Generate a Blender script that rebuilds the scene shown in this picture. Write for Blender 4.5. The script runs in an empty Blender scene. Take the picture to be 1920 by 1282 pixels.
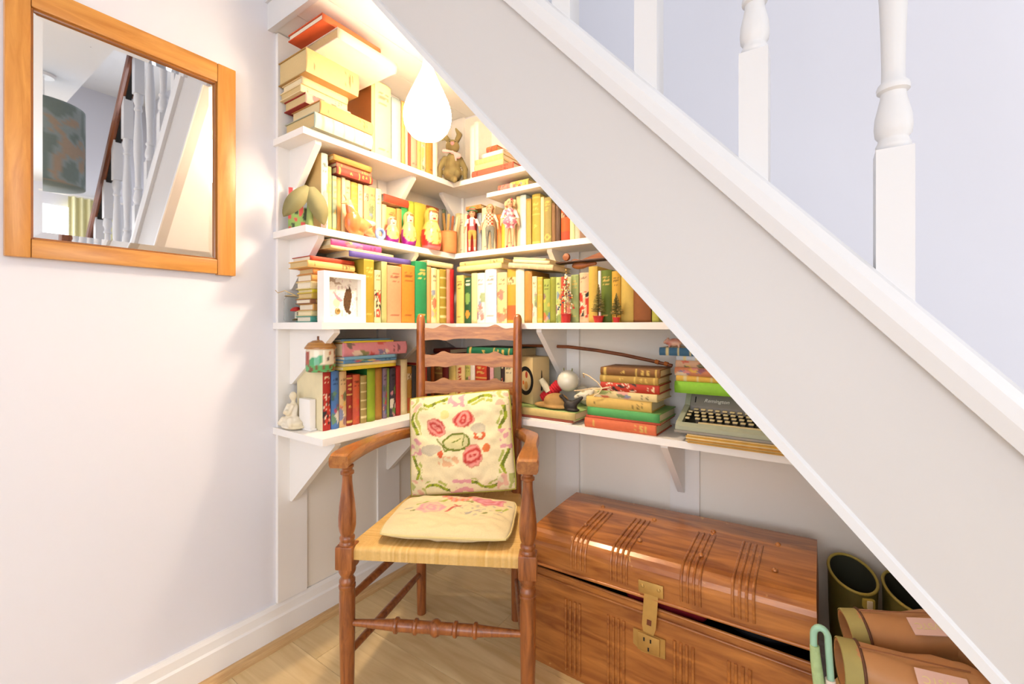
import bpy, bmesh, math, random
from mathutils import Vector, Matrix, Euler, noise
random.seed(7)
PI = math.pi
sc = bpy.context.scene
col = sc.collection

# ------------------------------------------------------------------ camera
cam_d = bpy.data.cameras.new('camera'); cam = bpy.data.objects.new('camera', cam_d); col.objects.link(cam)
cam.location = (0, 0, 1.07); cam.rotation_euler = (PI/2, 0, math.radians(34.6))
cam_d.sensor_width = 36; cam_d.lens = 840/1920*36; cam_d.shift_y = -28/1920; cam_d.clip_start = 0.02
sc.camera = cam
# ------------------------------------------------------------------ world, daylight, exposure
w = bpy.data.worlds.new('world'); sc.world = w; w.use_nodes = True
w.node_tree.nodes['Background'].inputs[0].default_value = (0.80, 0.88, 1.0, 1)
w.node_tree.nodes['Background'].inputs[1].default_value = 1.2
sc.view_settings.view_transform = 'Standard'; sc.view_settings.look = 'None'
sc.view_settings.gamma = 1; sc.view_settings.use_curve_mapping = False
sc.view_settings.exposure = 0.64
def area(name, loc, rot, sx, sy, power, color):
    l = bpy.data.lights.new(name, 'AREA'); l.shape = 'RECTANGLE'; l.size = sx; l.size_y = sy
    l.energy = power; l.color = color
    o = bpy.data.objects.new(name, l); col.objects.link(o); o.location = loc; o.rotation_euler = rot
    return o
area('daylight_front_window', (0.55, -2.36, 1.42), (PI/2, 0, 0), 3.2, 1.7, 31, (0.93, 0.94, 1.0))
area('daylight_side_window', (2.56, 0.55, 1.50), (PI/2, 0, PI/2), 1.5, 1.3, 25, (0.91, 0.94, 1.0))

area('added_stairwell_fill', (0.35, 1.15, 3.27), (0, 0, 0), 2.2, 0.75, 6, (0.88, 0.92, 1.0))  # added fill to brighten the stairwell, no rooflight is known there

# ------------------------------------------------------------------ helpers
def lin(h):
    if not isinstance(h, str): return tuple(h)
    c = [int(h[i:i+2], 16)/255 for i in (0, 2, 4)]
    return tuple(x/12.92 if x <= 0.04045 else ((x+0.055)/1.055)**2.4 for x in c)
def mixc(a, b, t):
    t = max(0, min(1, t)); return tuple(a[i]+(b[i]-a[i])*t for i in range(3))
def new_mat(name):
    m = bpy.data.materials.new(name); m.use_nodes = True
    nt = m.node_tree; return m, nt, nt.nodes['Principled BSDF']
def tex_coord(nt, scale=(1, 1, 1)):
    tc = nt.nodes.new('ShaderNodeTexCoord'); mp = nt.nodes.new('ShaderNodeMapping')
    nt.links.new(tc.outputs['Object'], mp.inputs['Vector']); mp.inputs['Scale'].default_value = scale
    return mp.outputs['Vector']
def add_bump(nt, b, height, strength, dist=0.002):
    n = nt.nodes.new('ShaderNodeBump'); n.inputs['Strength'].default_value = strength; n.inputs['Distance'].default_value = dist
    nt.links.new(height, n.inputs['Height']); nt.links.new(n.outputs['Normal'], b.inputs['Normal'])
def plain(name, c, rough=0.6, metal=0, var=0.06, scale=14, bump=0.0, bscale=120, spec=0.4, coat=0):
    """one colour with a little mottling"""
    m, nt, b = new_mat(name); c = lin(c)
    v = tex_coord(nt)
    n = nt.nodes.new('ShaderNodeTexNoise'); n.inputs['Scale'].default_value = scale; n.inputs['Detail'].default_value = 4
    nt.links.new(v, n.inputs['Vector'])
    r = nt.nodes.new('ShaderNodeMixRGB'); nt.links.new(n.outputs['Fac'], r.inputs['Fac'])
    r.inputs[1].default_value = (*[x*(1-var) for x in c], 1); r.inputs[2].default_value = (*[min(1, x*(1+var)) for x in c], 1)
    nt.links.new(r.outputs[0], b.inputs['Base Color'])
    b.inputs['Roughness'].default_value = rough; b.inputs['Metallic'].default_value = metal
    b.inputs['Specular IOR Level'].default_value = spec; b.inputs['Coat Weight'].default_value = coat
    if bump:
        n2 = nt.nodes.new('ShaderNodeTexNoise'); n2.inputs['Scale'].default_value = bscale; n2.inputs['Detail'].default_value = 3
        nt.links.new(v, n2.inputs['Vector']); add_bump(nt, b, n2.outputs['Fac'], bump)
    return m
def wood(name, c1, c2, stretch=(1, 1, 12), scale=9, rough=0.4, coat=0.1, var2=None, knots=False):
    """grain stretched along the axis that has the SMALL scale"""
    m, nt, b = new_mat(name)
    v = tex_coord(nt, stretch)
    n = nt.nodes.new('ShaderNodeTexNoise'); n.inputs['Scale'].default_value = scale; n.inputs['Detail'].default_value = 6
    n.inputs['Roughness'].default_value = 0.62; n.inputs['Distortion'].default_value = 0.7
    nt.links.new(v, n.inputs['Vector'])
    r = nt.nodes.new('ShaderNodeValToRGB'); nt.links.new(n.outputs['Fac'], r.inputs['Fac'])
    e = r.color_ramp.elements; e[0].position = 0.3; e[1].position = 0.7
    e[0].color = (*lin(c1), 1); e[1].color = (*lin(c2), 1)
    nt.links.new(r.outputs[0], b.inputs['Base Color'])
    b.inputs['Roughness'].default_value = rough; b.inputs['Coat Weight'].default_value = coat; b.inputs['Coat Roughness'].default_value = 0.25
    add_bump(nt, b, n.outputs['Fac'], 0.12, 0.001)
    return m
def painted(name, rough=0.6, var=0.1, scale=60, bump=0.0, spec=0.35, coat=0, sheen=0):
    """colour comes from the mesh's own colour attribute (print, glaze, embroidery)"""
    m, nt, b = new_mat(name)
    a = nt.nodes.new('ShaderNodeAttribute'); a.attribute_name = 'Col'
    v = tex_coord(nt)
    n = nt.nodes.new('ShaderNodeTexNoise'); n.inputs['Scale'].default_value = scale; n.inputs['Detail'].default_value = 4
    nt.links.new(v, n.inputs['Vector'])
    mr = nt.nodes.new('ShaderNodeMapRange'); mr.inputs['To Min'].default_value = 1-var; mr.inputs['To Max'].default_value = 1+var
    nt.links.new(n.outputs['Fac'], mr.inputs['Value'])
    mx = nt.nodes.new('ShaderNodeVectorMath'); mx.operation = 'SCALE'
    nt.links.new(a.outputs['Color'], mx.inputs[0]); nt.links.new(mr.outputs[0], mx.inputs['Scale'])
    nt.links.new(mx.outputs[0], b.inputs['Base Color'])
    b.inputs['Roughness'].default_value = rough; b.inputs['Specular IOR Level'].default_value = spec
    b.inputs['Coat Weight'].default_value = coat; b.inputs['Sheen Weight'].default_value = sheen
    if bump: add_bump(nt, b, n.outputs['Fac'], bump, 0.001)
    return m
def glow(name, c, s):
    m, nt, b = new_mat(name); b.inputs['Base Color'].default_value = (*lin(c), 1)
    b.inputs['Emission Color'].default_value = (*lin(c), 1); b.inputs['Emission Strength'].default_value = s
    return m

M = {}
M['wall'] = plain('wall_paint', 'e3e2e8', 0.85, var=0.012, scale=2.5, bump=0.05, bscale=60)
M['white'] = plain('white_gloss_paint', 'f1ede8', 0.45, var=0.02, scale=6, bump=0.05, bscale=40)
M['cream'] = plain('lamp_warmed_white', 'f3ece0', 0.5, var=0.02, scale=5, bump=0.05, bscale=40)  # warm tint carries lamplight on the alcove lining
M['stairwhite'] = plain('stair_white_paint', 'dcdbdb', 0.42, var=0.012, scale=4, bump=0.03, bscale=30)
M['string'] = plain('string_off_white', 'cdc9c6', 0.45, var=0.012, scale=4, bump=0.03, bscale=30)
M['ceil'] = plain('ceiling_paint', 'f2f2f2', 0.9, var=0.01)
M['oakbead'] = wood('oak_bead', 'b98f5c', 'dcb782', (14, 1, 14), 6, 0.5)
M['frame'] = wood('honey_pine', 'b9762a', 'd99a48', (10, 10, 1), 5, 0.38, 0.25)
M['frameh'] = wood('honey_pine_rail', 'b9762a', 'd99a48', (10, 1, 10), 5, 0.38, 0.25)
M['chair'] = wood('chair_wood', '6c3618', 'ad6630', (9, 9, 1.2), 7, 0.3, 0.35)
M['chairh'] = wood('chair_wood_slat', '824c20', 'bc8042', (1.2, 9, 9), 7, 0.33, 0.3)
M['chairv'] = wood('chair_wood_arm', '84491f', 'b87838', (9, 1.2, 9), 7, 0.3, 0.35)
M['pages'] = plain('page_block', 'e2cfa2', 0.9, var=0.12, scale=220)
M['brass'] = plain('aged_brass', 'c2a060', 0.38, 0.75, var=0.15, scale=40, bump=0.1, bscale=80)
M['dark'] = plain('dark_metal', '2b2622', 0.55, 0.2)
M['black'] = plain('black', '15130f', 0.7)
M['spine'] = painted('printed_cloth', 0.62, 0.1, 90, 0.15)
M['glaze'] = painted('glazed_paint', 0.2, 0.04, 30, 0, 0.5, 0.4)
M['matte'] = painted('matte_paint', 0.75, 0.08, 60, 0.1)
M['fabric'] = painted('embroidered_cloth', 0.9, 0.1, 260, 0.5, 0.15, 0, 0.2)
M['straw'] = painted('straw_cord', 0.55, 0.12, 160, 0.1)

def link(o, parent):
    col.objects.link(o)
    if parent is not None: o.parent = parent
    return o
def mobj(name, verts, faces, mat, parent=None, smooth=False, loc=None, rot=None, colors=None):
    me = bpy.data.meshes.new(name); me.from_pydata([tuple(v) for v in verts], [], faces); me.update()
    if mat: me.materials.append(mat)
    if smooth:
        me.polygons.foreach_set('use_smooth', [True]*len(me.polygons))
    if colors is not None:
        at = me.color_attributes.new('Col', 'FLOAT_COLOR', 'POINT')
        buf = []
        for c in colors: buf += [c[0], c[1], c[2], 1.0]
        at.data.foreach_set('color', buf)
    o = bpy.data.objects.new(name, me); link(o, parent)
    if loc is not None: o.location = loc
    if rot is not None: o.rotation_euler = rot
    return o
def tag(o, label=None, cat=None, group=None, kind=None):
    if label: o['label'] = label
    if cat: o['category'] = cat
    if group: o['group'] = group
    if kind: o['kind'] = kind
    return o
def thing(name, label, cat, loc=(0, 0, 0), rotz=0, group=None, rot=None, kind=None):
    o = bpy.data.objects.new(name, None); col.objects.link(o); o.empty_display_size = 0.05
    o.location = loc; o.rotation_euler = rot if rot is not None else (0, 0, rotz)
    return tag(o, label, cat, group, kind)

class MB:
    def __init__(s): s.v = []; s.f = []; s.c = []
    def add(s, vs, fs, M4=None, c=None):
        n = len(s.v)
        s.v += [tuple(M4 @ Vector(p)) if M4 else tuple(p) for p in vs]
        s.f += [tuple(i+n for i in f) for f in fs]
        if c is not None: s.c += [c]*len(vs)
        return s
    def box(s, x0, x1, y0, y1, z0, z1, M4=None, c=None, bev=0.0):
        if bev <= 0:
            vs = [(x0,y0,z0),(x1,y0,z0),(x1,y1,z0),(x0,y1,z0),(x0,y0,z1),(x1,y0,z1),(x1,y1,z1),(x0,y1,z1)]
            fs = [(0,3,2,1),(4,5,6,7),(0,1,5,4),(1,2,6,5),(2,3,7,6),(3,0,4,7)]
            return s.add(vs, fs, M4, c)
        bm = bmesh.new(); bmesh.ops.create_cube(bm, size=1)
        for v in bm.verts: v.co = Vector(((x0+x1)/2+v.co.x*(x1-x0), (y0+y1)/2+v.co.y*(y1-y0), (z0+z1)/2+v.co.z*(z1-z0)))
        bmesh.ops.bevel(bm, geom=bm.edges[:], offset=bev, segments=2, affect='EDGES', profile=0.6)
        return s.bm(bm, M4, c)
    def bm(s, bm, M4=None, c=None):
        bm.verts.index_update()
        s.add([v.co.copy() for v in bm.verts], [[v.index for v in f.verts] for f in bm.faces], M4, c); bm.free(); return s
    def lathe(s, prof, n=20, M4=None, c=None, cap=True):
        """prof: list of (radius, z)"""
        vs = []; fs = []
        for (r, z) in prof:
            for k in range(n): a = 2*PI*k/n; vs.append((r*math.cos(a), r*math.sin(a), z))
        for i in range(len(prof)-1):
            for k in range(n): fs.append((i*n+k, i*n+(k+1) % n, (i+1)*n+(k+1) % n, (i+1)*n+k))
        if cap:
            fs.append(tuple(range(n-1, -1, -1))); fs.append(tuple((len(prof)-1)*n+k for k in range(n)))
        return s.add(vs, fs, M4, c)
    def tube(s, pts, r, n=8, c=None, closed=False):
        pts = [Vector(p) for p in pts]; m = len(pts)
        rs = r if isinstance(r, (list, tuple)) else [r]*m
        vs = []; fs = []; up = Vector((0, 0, 1)); prev = None
        for i, p in enumerate(pts):
            if closed: t = pts[(i+1) % m]-pts[i-1]
            else: t = pts[min(i+1, m-1)]-pts[max(i-1, 0)]
            t.normalize()
            a = prev if prev is not None else (up if abs(t.z) < 0.9 else Vector((1, 0, 0)))
            a = (a-t*a.dot(t)).normalized(); prev = a; b = t.cross(a)
            for k in range(n):
                an = 2*PI*k/n; vs.append(p+(a*math.cos(an)+b*math.sin(an))*rs[i])
        for i in range(m if closed else m-1):
            j = (i+1) % m
            for k in range(n): fs.append((i*n+k, i*n+(k+1) % n, j*n+(k+1) % n, j*n+k))
        if not closed:
            fs.append(tuple(range(n-1, -1, -1))); fs.append(tuple((m-1)*n+k for k in range(n)))
        return s.add(vs, fs, None, c)
    def prism(s, poly, h0, h1, axis='y', M4=None, c=None):
        """poly in the plane across axis: y -> (x,z), x -> (y,z), z -> (x,y)"""
        def P(p, h): return (p[0], h, p[1]) if axis == 'y' else (h, p[0], p[1]) if axis == 'x' else (p[0], p[1], h)
        n = len(poly)
        vs = [P(p, h0) for p in poly]+[P(p, h1) for p in poly]
        fs = [tuple(range(n)), tuple(range(2*n-1, n-1, -1))]+[(i, n+i, n+(i+1) % n, (i+1) % n) for i in range(n)]
        return s.add(vs, fs, M4, c)
    def ball(s, p, r, M4=None, c=None, seg=14, ring=9):
        if not isinstance(r, (list, tuple)): r = (r, r, r)
        vs = []; fs = []
        for i in range(ring+1):
            th = PI*i/ring
            for k in range(seg):
                a = 2*PI*k/seg
                vs.append((p[0]+r[0]*math.sin(th)*math.cos(a), p[1]+r[1]*math.sin(th)*math.sin(a), p[2]-r[2]*math.cos(th)))
        for i in range(ring):
            for k in range(seg): fs.append((i*seg+k, i*seg+(k+1) % seg, (i+1)*seg+(k+1) % seg, (i+1)*seg+k))
        return s.add(vs, fs, M4, c)
    def build(s, name, mat, parent=None, smooth=False, loc=None, rot=None):
        o = mobj(name, s.v, s.f, mat, parent, smooth, loc, rot, s.c if s.c else None)
        bm = bmesh.new(); bm.from_mesh(o.data); bmesh.ops.recalc_face_normals(bm, faces=bm.faces[:]); bm.to_mesh(o.data); bm.free()
        if smooth:
            try: o.data.set_sharp_from_angle(angle=math.radians(42))
            except Exception: pass
        return o
def box(name, x0, x1, y0, y1, z0, z1, mat, parent=None, bev=0.0):
    return MB().box(x0, x1, y0, y1, z0, z1, bev=bev).build(name, mat, parent, smooth=bev > 0)
def structure(o): o['kind'] = 'structure'; return o
def fuse(name, shapes, mat, parent=None, voxel=0.003, paint=None, loc=None, rot=None, smooth_it=3):
    """balls and tapering limbs melted into one continuous surface"""
    mb = MB()
    for sh in shapes:
        if sh[0] == 'b': mb.ball(sh[1], sh[2], M4=sh[3] if len(sh) > 3 else None)
        else:
            p0, p1, r0, r1 = Vector(sh[1]), Vector(sh[2]), sh[3], sh[4]
            L = (p1-p0).length; n = max(2, int(L/(min(r0, r1)*0.45))+1)
            for i in range(n+1):
                t = i/n; mb.ball(p0.lerp(p1, t), r0+(r1-r0)*t, seg=10, ring=7)
    tmp = mobj('tmp', mb.v, mb.f, None)
    r = tmp.modifiers.new('r', 'REMESH'); r.mode = 'VOXEL'; r.voxel_size = voxel
    if smooth_it:
        sm = tmp.modifiers.new('s', 'SMOOTH'); sm.iterations = smooth_it; sm.factor = 0.5
    dg = bpy.context.evaluated_depsgraph_get()
    me = bpy.data.meshes.new_from_object(tmp.evaluated_get(dg)); bpy.data.objects.remove(tmp)
    me.name = name; me.materials.clear(); me.materials.append(mat)
    me.polygons.foreach_set('use_smooth', [True]*len(me.polygons))
    if paint:
        at = me.color_attributes.new('Col', 'FLOAT_COLOR', 'POINT'); buf = []
        for v in me.vertices: buf += [*paint(v.co), 1.0]
        at.data.foreach_set('color', buf)
    o = bpy.data.objects.new(name, me); link(o, parent)
    if loc is not None: o.location = loc
    if rot is not None: o.rotation_euler = rot
    return o
def text(name, s, size, mat, parent, loc, rot, shear=0, extrude=0.0004, align='LEFT'):
    cu = bpy.data.curves.new('t', 'FONT'); cu.body = s; cu.size = size; cu.shear = shear; cu.extrude = extrude; cu.align_x = align
    t = bpy.data.objects.new('t', cu); col.objects.link(t)
    me = bpy.data.meshes.new_from_object(t.evaluated_get(bpy.context.evaluated_depsgraph_get()))
    bpy.data.objects.remove(t); me.name = name; me.materials.clear(); me.materials.append(mat)
    o = bpy.data.objects.new(name, me); link(o, parent); o.location = loc; o.rotation_euler = rot
    return o
def copy_tree(o, parent=None):
    c = o.copy(); col.objects.link(c)
    if parent is not None: c.parent = parent
    for ch in list(o.children): copy_tree(ch, c)
    return c

# ------------------------------------------------------------------ the room
XW, YB = -1.53, 1.64          # left wall, back wall
XR, YF, ZC, ZU = 2.60, -2.40, 2.35, 3.30
def slope_top(x): return 1.182-1.125*x
def slope_low(x): return 0.8355-1.125*x
structure(box('wall_left', XW-0.1, XW, YF, YB+0.1, 0, ZU, M['wall']))
structure(box('wall_back', XW, XR, YB, YB+0.1, 0, ZU, M['wall']))
mb = MB()      # right wall with a window opening Y -0.2..1.3, z .85..2.15
mb.box(XR, XR+0.1, YF, -0.2, 0, ZU).box(XR, XR+0.1, 1.3, YB+0.1, 0, ZU).box(XR, XR+0.1, -0.2, 1.3, 0, 0.85).box(XR, XR+0.1, -0.2, 1.3, 2.15, ZU)
structure(mb.build('wall_right', M['wall']))
mb = MB()      # wall behind the camera with a wide window opening X -1.05..2.15
mb.box(XW, -1.05, YF-0.1, YF, 0, ZU).box(2.15, XR, YF-0.1, YF, 0, ZU).box(-1.05, 2.15, YF-0.1, YF, 0, 0.57).box(-1.05, 2.15, YF-0.1, YF, 2.27, ZU)
structure(mb.build('wall_front', M['wall']))
mb = MB(); mb.box(XW, XR, YF, 0.66, ZC, ZC+0.1).box(XW, XR, 0.66, YB, ZU, ZU+0.1).box(XW, XR, 0.60, 0.66, ZC+0.1, ZU)
structure(mb.build('ceiling', M['ceil']))
def window(name, x0, x1, y0, y1, z0, z1, across, bars):
    e = thing(name, None, None, kind='structure')
    fr = MB()
    if across == 'y':
        for (a, b, c, d) in ((y0, y0+.05, z0, z1), (y1-.05, y1, z0, z1), (y0, y1, z0, z0+.05), (y0, y1, z1-.05, z1)): fr.box(x0, x1, a, b, c, d)
        fr.build('window_frame', M['white'], e)
        for k in range(bars):
            yy = y0+(y1-y0)*(k+1)/(bars+1); box('glazing_bar', x0+.01, x1-.01, yy-.015, yy+.015, z0+.05, z1-.05, M['white'], e)
    else:
        for (a, b, c, d) in ((x0, x0+.05, z0, z1), (x1-.05, x1, z0, z1), (x0, x1, z0, z0+.05), (x0, x1, z1-.05, z1)): fr.box(a, b, y0, y1, c, d)
        fr.build('window_frame', M['white'], e)
        for k in range(bars):
            xx = x0+(x1-x0)*(k+1)/(bars+1); box('glazing_bar', xx-.015, xx+.015, y0+.01, y1-.01, z0+.05, z1-.05, M['white'], e)
    return e
window('window_1', XR+.02, XR+.06, -0.2, 1.3, 0.85, 2.15, 'y', 2)
fr_ = thing('added_fill_frame', None, None, kind='structure')  # made-up rooflight frame around the added stairwell fill
for (x0, x1, y0, y1) in ((-.79, -.75, .74, 1.56), (1.45, 1.49, .74, 1.56), (-.75, 1.45, .74, .775), (-.75, 1.45, 1.525, 1.56)): box('fill_frame_side', x0, x1, y0, y1, 3.262, 3.299, M['white'], fr_)
window('window_2', -1.05, 2.15, YF-.06, YF-.02, 0.57, 2.27, 'x', 3)
m, nt, b = new_mat('window_glass'); b.inputs['Transmission Weight'].default_value = 1; b.inputs['Roughness'].default_value = 0; b.inputs['IOR'].default_value = 1.02
M['pane'] = m
box('pane', XR+.035, XR+.045, -0.15, 1.25, 0.9, 2.1, m, bpy.data.objects['window_1'])
box('pane', -1.0, 2.1, YF-.045, YF-.035, 0.62, 2.22, m, bpy.data.objects['window_2'])

# floor: pale oak boards laid diagonally to the camera, along the back wall
fl = structure(box('floor', XW-.1, XR+.1, YF-.1, YB+.1, -0.06, -0.012, plain('floor_base', '6b5234', 0.8)))
m, nt, b = new_mat('oak_laminate')
v = tex_coord(nt, (0.9, 7, 7))
n = nt.nodes.new('ShaderNodeTexNoise'); n.inputs['Scale'].default_value = 3.2; n.inputs['Detail'].default_value = 6; n.inputs['Distortion'].default_value = 1.1
nt.links.new(v, n.inputs['Vector'])
r = nt.nodes.new('ShaderNodeValToRGB'); nt.links.new(n.outputs['Fac'], r.inputs['Fac'])
r.color_ramp.elements[0].position = 0.32; r.color_ramp.elements[1].position = 0.72
r.color_ramp.elements[0].color = (*lin('cfae78'), 1); r.color_ramp.elements[1].color = (*lin('ebd19e'), 1)
oi = nt.nodes.new('ShaderNodeObjectInfo'); mr = nt.nodes.new('ShaderNodeMapRange'); mr.inputs['To Min'].default_value = 0.90; mr.inputs['To Max'].default_value = 1.06
nt.links.new(oi.outputs['Random'], mr.inputs['Value'])
mx = nt.nodes.new('ShaderNodeVectorMath'); mx.operation = 'SCALE'; nt.links.new(r.outputs[0], mx.inputs[0]); nt.links.new(mr.outputs[0], mx.inputs['Scale'])
nt.links.new(mx.outputs[0], b.inputs['Base Color']); b.inputs['Roughness'].default_value = 0.42
M['floor'] = m
PW, PL = 0.19, 1.25
proto = None; yy = YF; row = 0
while yy < YB:
    xx = XW-((row*0.43) % PL)
    while xx < XR:
        x0, x1, y1 = max(xx, XW), min(xx+PL, XR), min(yy+PW, YB)
        if x1-x0 > 0.02:
            if x0 == xx and x1 == xx+PL and y1 == yy+PW:
                if proto is None:
                    proto = MB().box(0, PL-.0012, 0, PW-.0012, -0.012, 0).build('plank', m, fl); o = proto
                else:
                    o = proto.copy(); col.objects.link(o)
            else:
                o = MB().box(0, x1-x0-.0012, 0, y1-yy-.0012, -0.012, 0).build('plank', m, fl)
            o.location = (x0, yy, 0)
        xx += PL
    yy += PW; row += 1

# skirting boards with a moulded top and an oak quarter bead at the floor
def skirting(name, horizontal, a0, a1):
    e = structure(thing(name, None, None))
    prof = [(0, 0.0), (0.022, 0.0), (0.022, 0.088), (0.016, 0.094), (0.014, 0.118), (0.008, 0.13), (0, 0.13)]
    bead = [(0.022, 0.0), (0.050, 0.0), (0.048, 0.009), (0.040, 0.018), (0.030, 0.022), (0.022, 0.022)]
    for nm, pr, mt in (('skirting', prof, M['white']), ('quarter_bead', bead, M['oakbead'])):
        mb = MB()
        if horizontal: mb.prism([(YB-d, z) for d, z in pr], a0, a1, 'x')
        else: mb.prism([(XW+d, z) for d, z in pr], a0, a1, 'y')
        mb.build(nm, mt, e)
skirting('baseboard_left', False, YF, YB-0.022)
skirting('baseboard_back', True, XW+0.022, 0.62)
# alcove boarding, with the lamp's warm light put into its cream tint
tn = 2
structure(box('trim_1', XW, XW+.004, 0.802, YB, 0.131, 2.068, M['cream']))
structure(MB().prism([(XW+.004, .131), (.615, .131), (-1.09, 2.05), (XW+.004, 2.068)], YB-.004, YB, 'y').build('trim_2', M['cream']))
# vertical battens that carry the shelves
for (y0, y1, zt) in ((0.80, 0.905, 2.068), (1.218, 1.332, 2.068)):
    tn += 1; structure(box('trim_%d' % tn, XW, XW+0.014, y0, y1, 0.132, zt, M['white']))
for (x0, x1, zt) in ((-1.475, -1.40, 2.068), (-0.899, -0.795, 1.70), (-0.44, -0.342, 1.20)):
    tn += 1; structure(box('trim_%d' % tn, x0, x1, YB-0.018, YB, 0.132, zt, M['white']))

# ------------------------------------------------------------------ the staircase over the alcove
YS = 0.76                      # front face of the string
st = thing('staircase', 'white painted staircase rising to the left over the book alcove', 'staircase', kind='structure')
mb = MB(); mb.prism([(-1.32, slope_low(-1.32)), (0.742, 0.0), (1.05, 0.0), (-1.32, slope_top(-1.32))], YS, YS+0.034, 'y'); mb.build('string_board', M['string'], st)
d = Vector((1, 0, -1.125)).normalized(); nrm = Vector((1.125, 0, 1)).normalized()
capprof = [(-0.014, -0.030), (-0.020, -0.012), (-0.020, 0.004), (-0.012, 0.016), (0.0, 0.021), (0.040, 0.021), (0.052, 0.010), (0.052, -0.012), (0.034, -0.014), (0.0, -0.014), (0.0, -0.030)]
def along_slope(x0, x1, base, prof, yoff, name, mat):
    vs = []; n = len(prof)
    for x in (x0, x1):
        o = Vector((x, YS+yoff, base(x)))
        for (py, pn) in prof: vs.append(o+Vector((0, py, 0))+nrm*pn)
    fs = [tuple(range(n)), tuple(range(2*n-1, n-1, -1))]+[(i, n+i, n+(i+1) % n, (i+1) % n) for i in range(n)]
    o = MB().add(vs, fs).build(name, mat, st); return o
along_slope(-1.32, 1.0, slope_top, capprof, 0.0, 'string_cap', M['stairwhite'])
along_slope(-1.10, 0.70, slope_low, [(-0.005, 0.0), (-0.005, 0.012), (0.0, 0.016), (0.0, 0.0)], 0.0, 'lower_bead', M['stairwhite'])
# sloping plaster soffit under the treads
mb = MB(); mb.prism([(-1.10, slope_low(-1.10)), (0.735, slope_low(0.735)), (0.735, slope_low(0.735)+.03), (-1.10, slope_low(-1.10)+.03)], YS+0.034, YB, 'y'); mb.build('sloping_soffit', M['ceil'], st)
# flat boarded soffit of the landing, with its fascia
edges = [-1.53, -1.385, -1.24, -1.095]
for a, b_ in zip(edges[:-1], edges[1:]):
    box('soffit_board', a+.001, b_-.001, YS+0.03, YB, 2.070, 2.088, M['white'], st)
box('landing_fascia', XW, -1.095, YS+0.012, YS+0.03, 2.066, 2.40, M['stairwhite'], st)
box('fascia_strip', XW, -1.095, YS+0.004, YS+0.012, 2.155, 2.185, M['stairwhite'], st)
rise = 0.2; go = rise/1.125
k = 0
for k in range(11):
    zt = rise*(k+1); xf = (1.182-zt+0.03)/1.125
    if xf < -1.2: break
    tr = MB().box(xf-go-0.005, xf+0.02, YS+0.034, YB, zt-0.055, zt-0.025).build('tread', M['stairwhite'], st)
    MB().box(xf-0.012, xf, YS+0.034, YB, zt-rise-0.025, zt-0.055).build('riser', M['stairwhite'], st)
# turned balusters
def baluster(x):
    zb = slope_top(x)+0.02; L = 0.955
    s = 0.0195
    p = thing('baluster', None, None, (x, YS+0.018, zb)); p.parent = st
    mb = MB()
    sh = 1.125*s
    vs = [(-s, -s, sh), (s, -s, -sh), (s, s, -sh), (-s, s, sh)]; t0 = 0.19
    vs += [(-s, -s, t0), (s, -s, t0), (s, s, t0), (-s, s, t0)]
    fs = [(0, 3, 2, 1), (4, 5, 6, 7), (0, 1, 5, 4), (1, 2, 6, 5), (2, 3, 7, 6), (3, 0, 4, 7)]
    mb.add(vs, fs); mb.build('square_base', M['stairwhite'], p)
    prof = [(.016, .190), (.018, .193), (.019, .198), (.0165, .203), (.016, .207), (.0195, .212), (.0205, .222), (.0195, .236), (.016, .252), (.0138, .262), (.0138, .267), (.0175, .270), (.0180, .274), (.0165, .279), (.0128, .283),
            (.0125, .300), (.0132, .340), (.0150, .390), (.0178, .430), (.0192, .470), (.0188, .510), (.0165, .560), (.0140, .610), (.0125, .650), (.0128, .660), (.017, .664), (.017, .672), (.0135, .678), (.0138, .69), (.019, .705), (.0195, .722), (.017, .740), (.0165, .745)]
    MB().lathe(prof, 24).build('turned_shaft', M['stairwhite'], p, True)
    MB().box(-s, s, -s, s, .745, L).build('square_top', M['stairwhite'], p)
    return p
for k in range(-7, 6):
    x = 0.079+0.163*k
    if x > -1.15 and x < 0.95: baluster(x)
M['rail'] = wood('handrail_wood', '5a2a12', '9a5426', (1, 10, 1), 6, 0.3, 0.3)
hp = [(-0.030, 0.0), (-0.034, 0.02), (-0.026, 0.05), (-0.012, 0.066), (0.012, 0.066), (0.026, 0.05), (0.034, 0.02), (0.030, 0.0), (0.022, -0.012), (-0.022, -0.012)]
along_slope(-1.25, 1.02, lambda x: slope_top(x)+0.975, hp, 0.018, 'handrail', M['rail'])
along_slope(-1.25, 1.02, lambda x: slope_top(x)+0.975, [(-0.012, -0.022), (-0.012, -0.012), (0.012, -0.012), (0.012, -0.022)], 0.018, 'rail_groove_strip', M['black'])
MB().box(0.98, 1.07, YS-0.03, YS+0.06, 0, 1.12, bev=0.004).build('newel_post', M['rail'], st, True)

# ------------------------------------------------------------------ shelves on triangular brackets
SH = {1: 1.705, 2: 1.392, 3: 1.085, 4: 0.730}
LF = {1: (-1.346, -1.330), 2: (-1.331, -1.330), 3: (-1.245, -1.250), 4: (-1.240, -1.250)}   # front edge of the left boards at the open end and at the corner
BF = {1: 1.474, 2: 1.479, 3: 1.40, 4: 1.388}
NM = {1: 'top', 2: 'second', 3: 'third', 4: 'bottom'}
TH = 0.022
def bracket(parent, wall, u, z, reach, drop):
    mb = MB(); t = 0.011
    if wall == 'left': mb.prism([(XW+.014, z), (XW+.014+reach, z), (XW+.014+reach, z-.012), (XW+.014+.012, z-drop), (XW+.014, z-drop)], u-t, u+t, 'y')
    else: mb.prism([(YB-.018, z), (YB-.018-reach, z), (YB-.018-reach, z-.012), (YB-.018-.012, z-drop), (YB-.018, z-drop)], u-t, u+t, 'x')
    mb.build('bracket', M['white'], parent)
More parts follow.
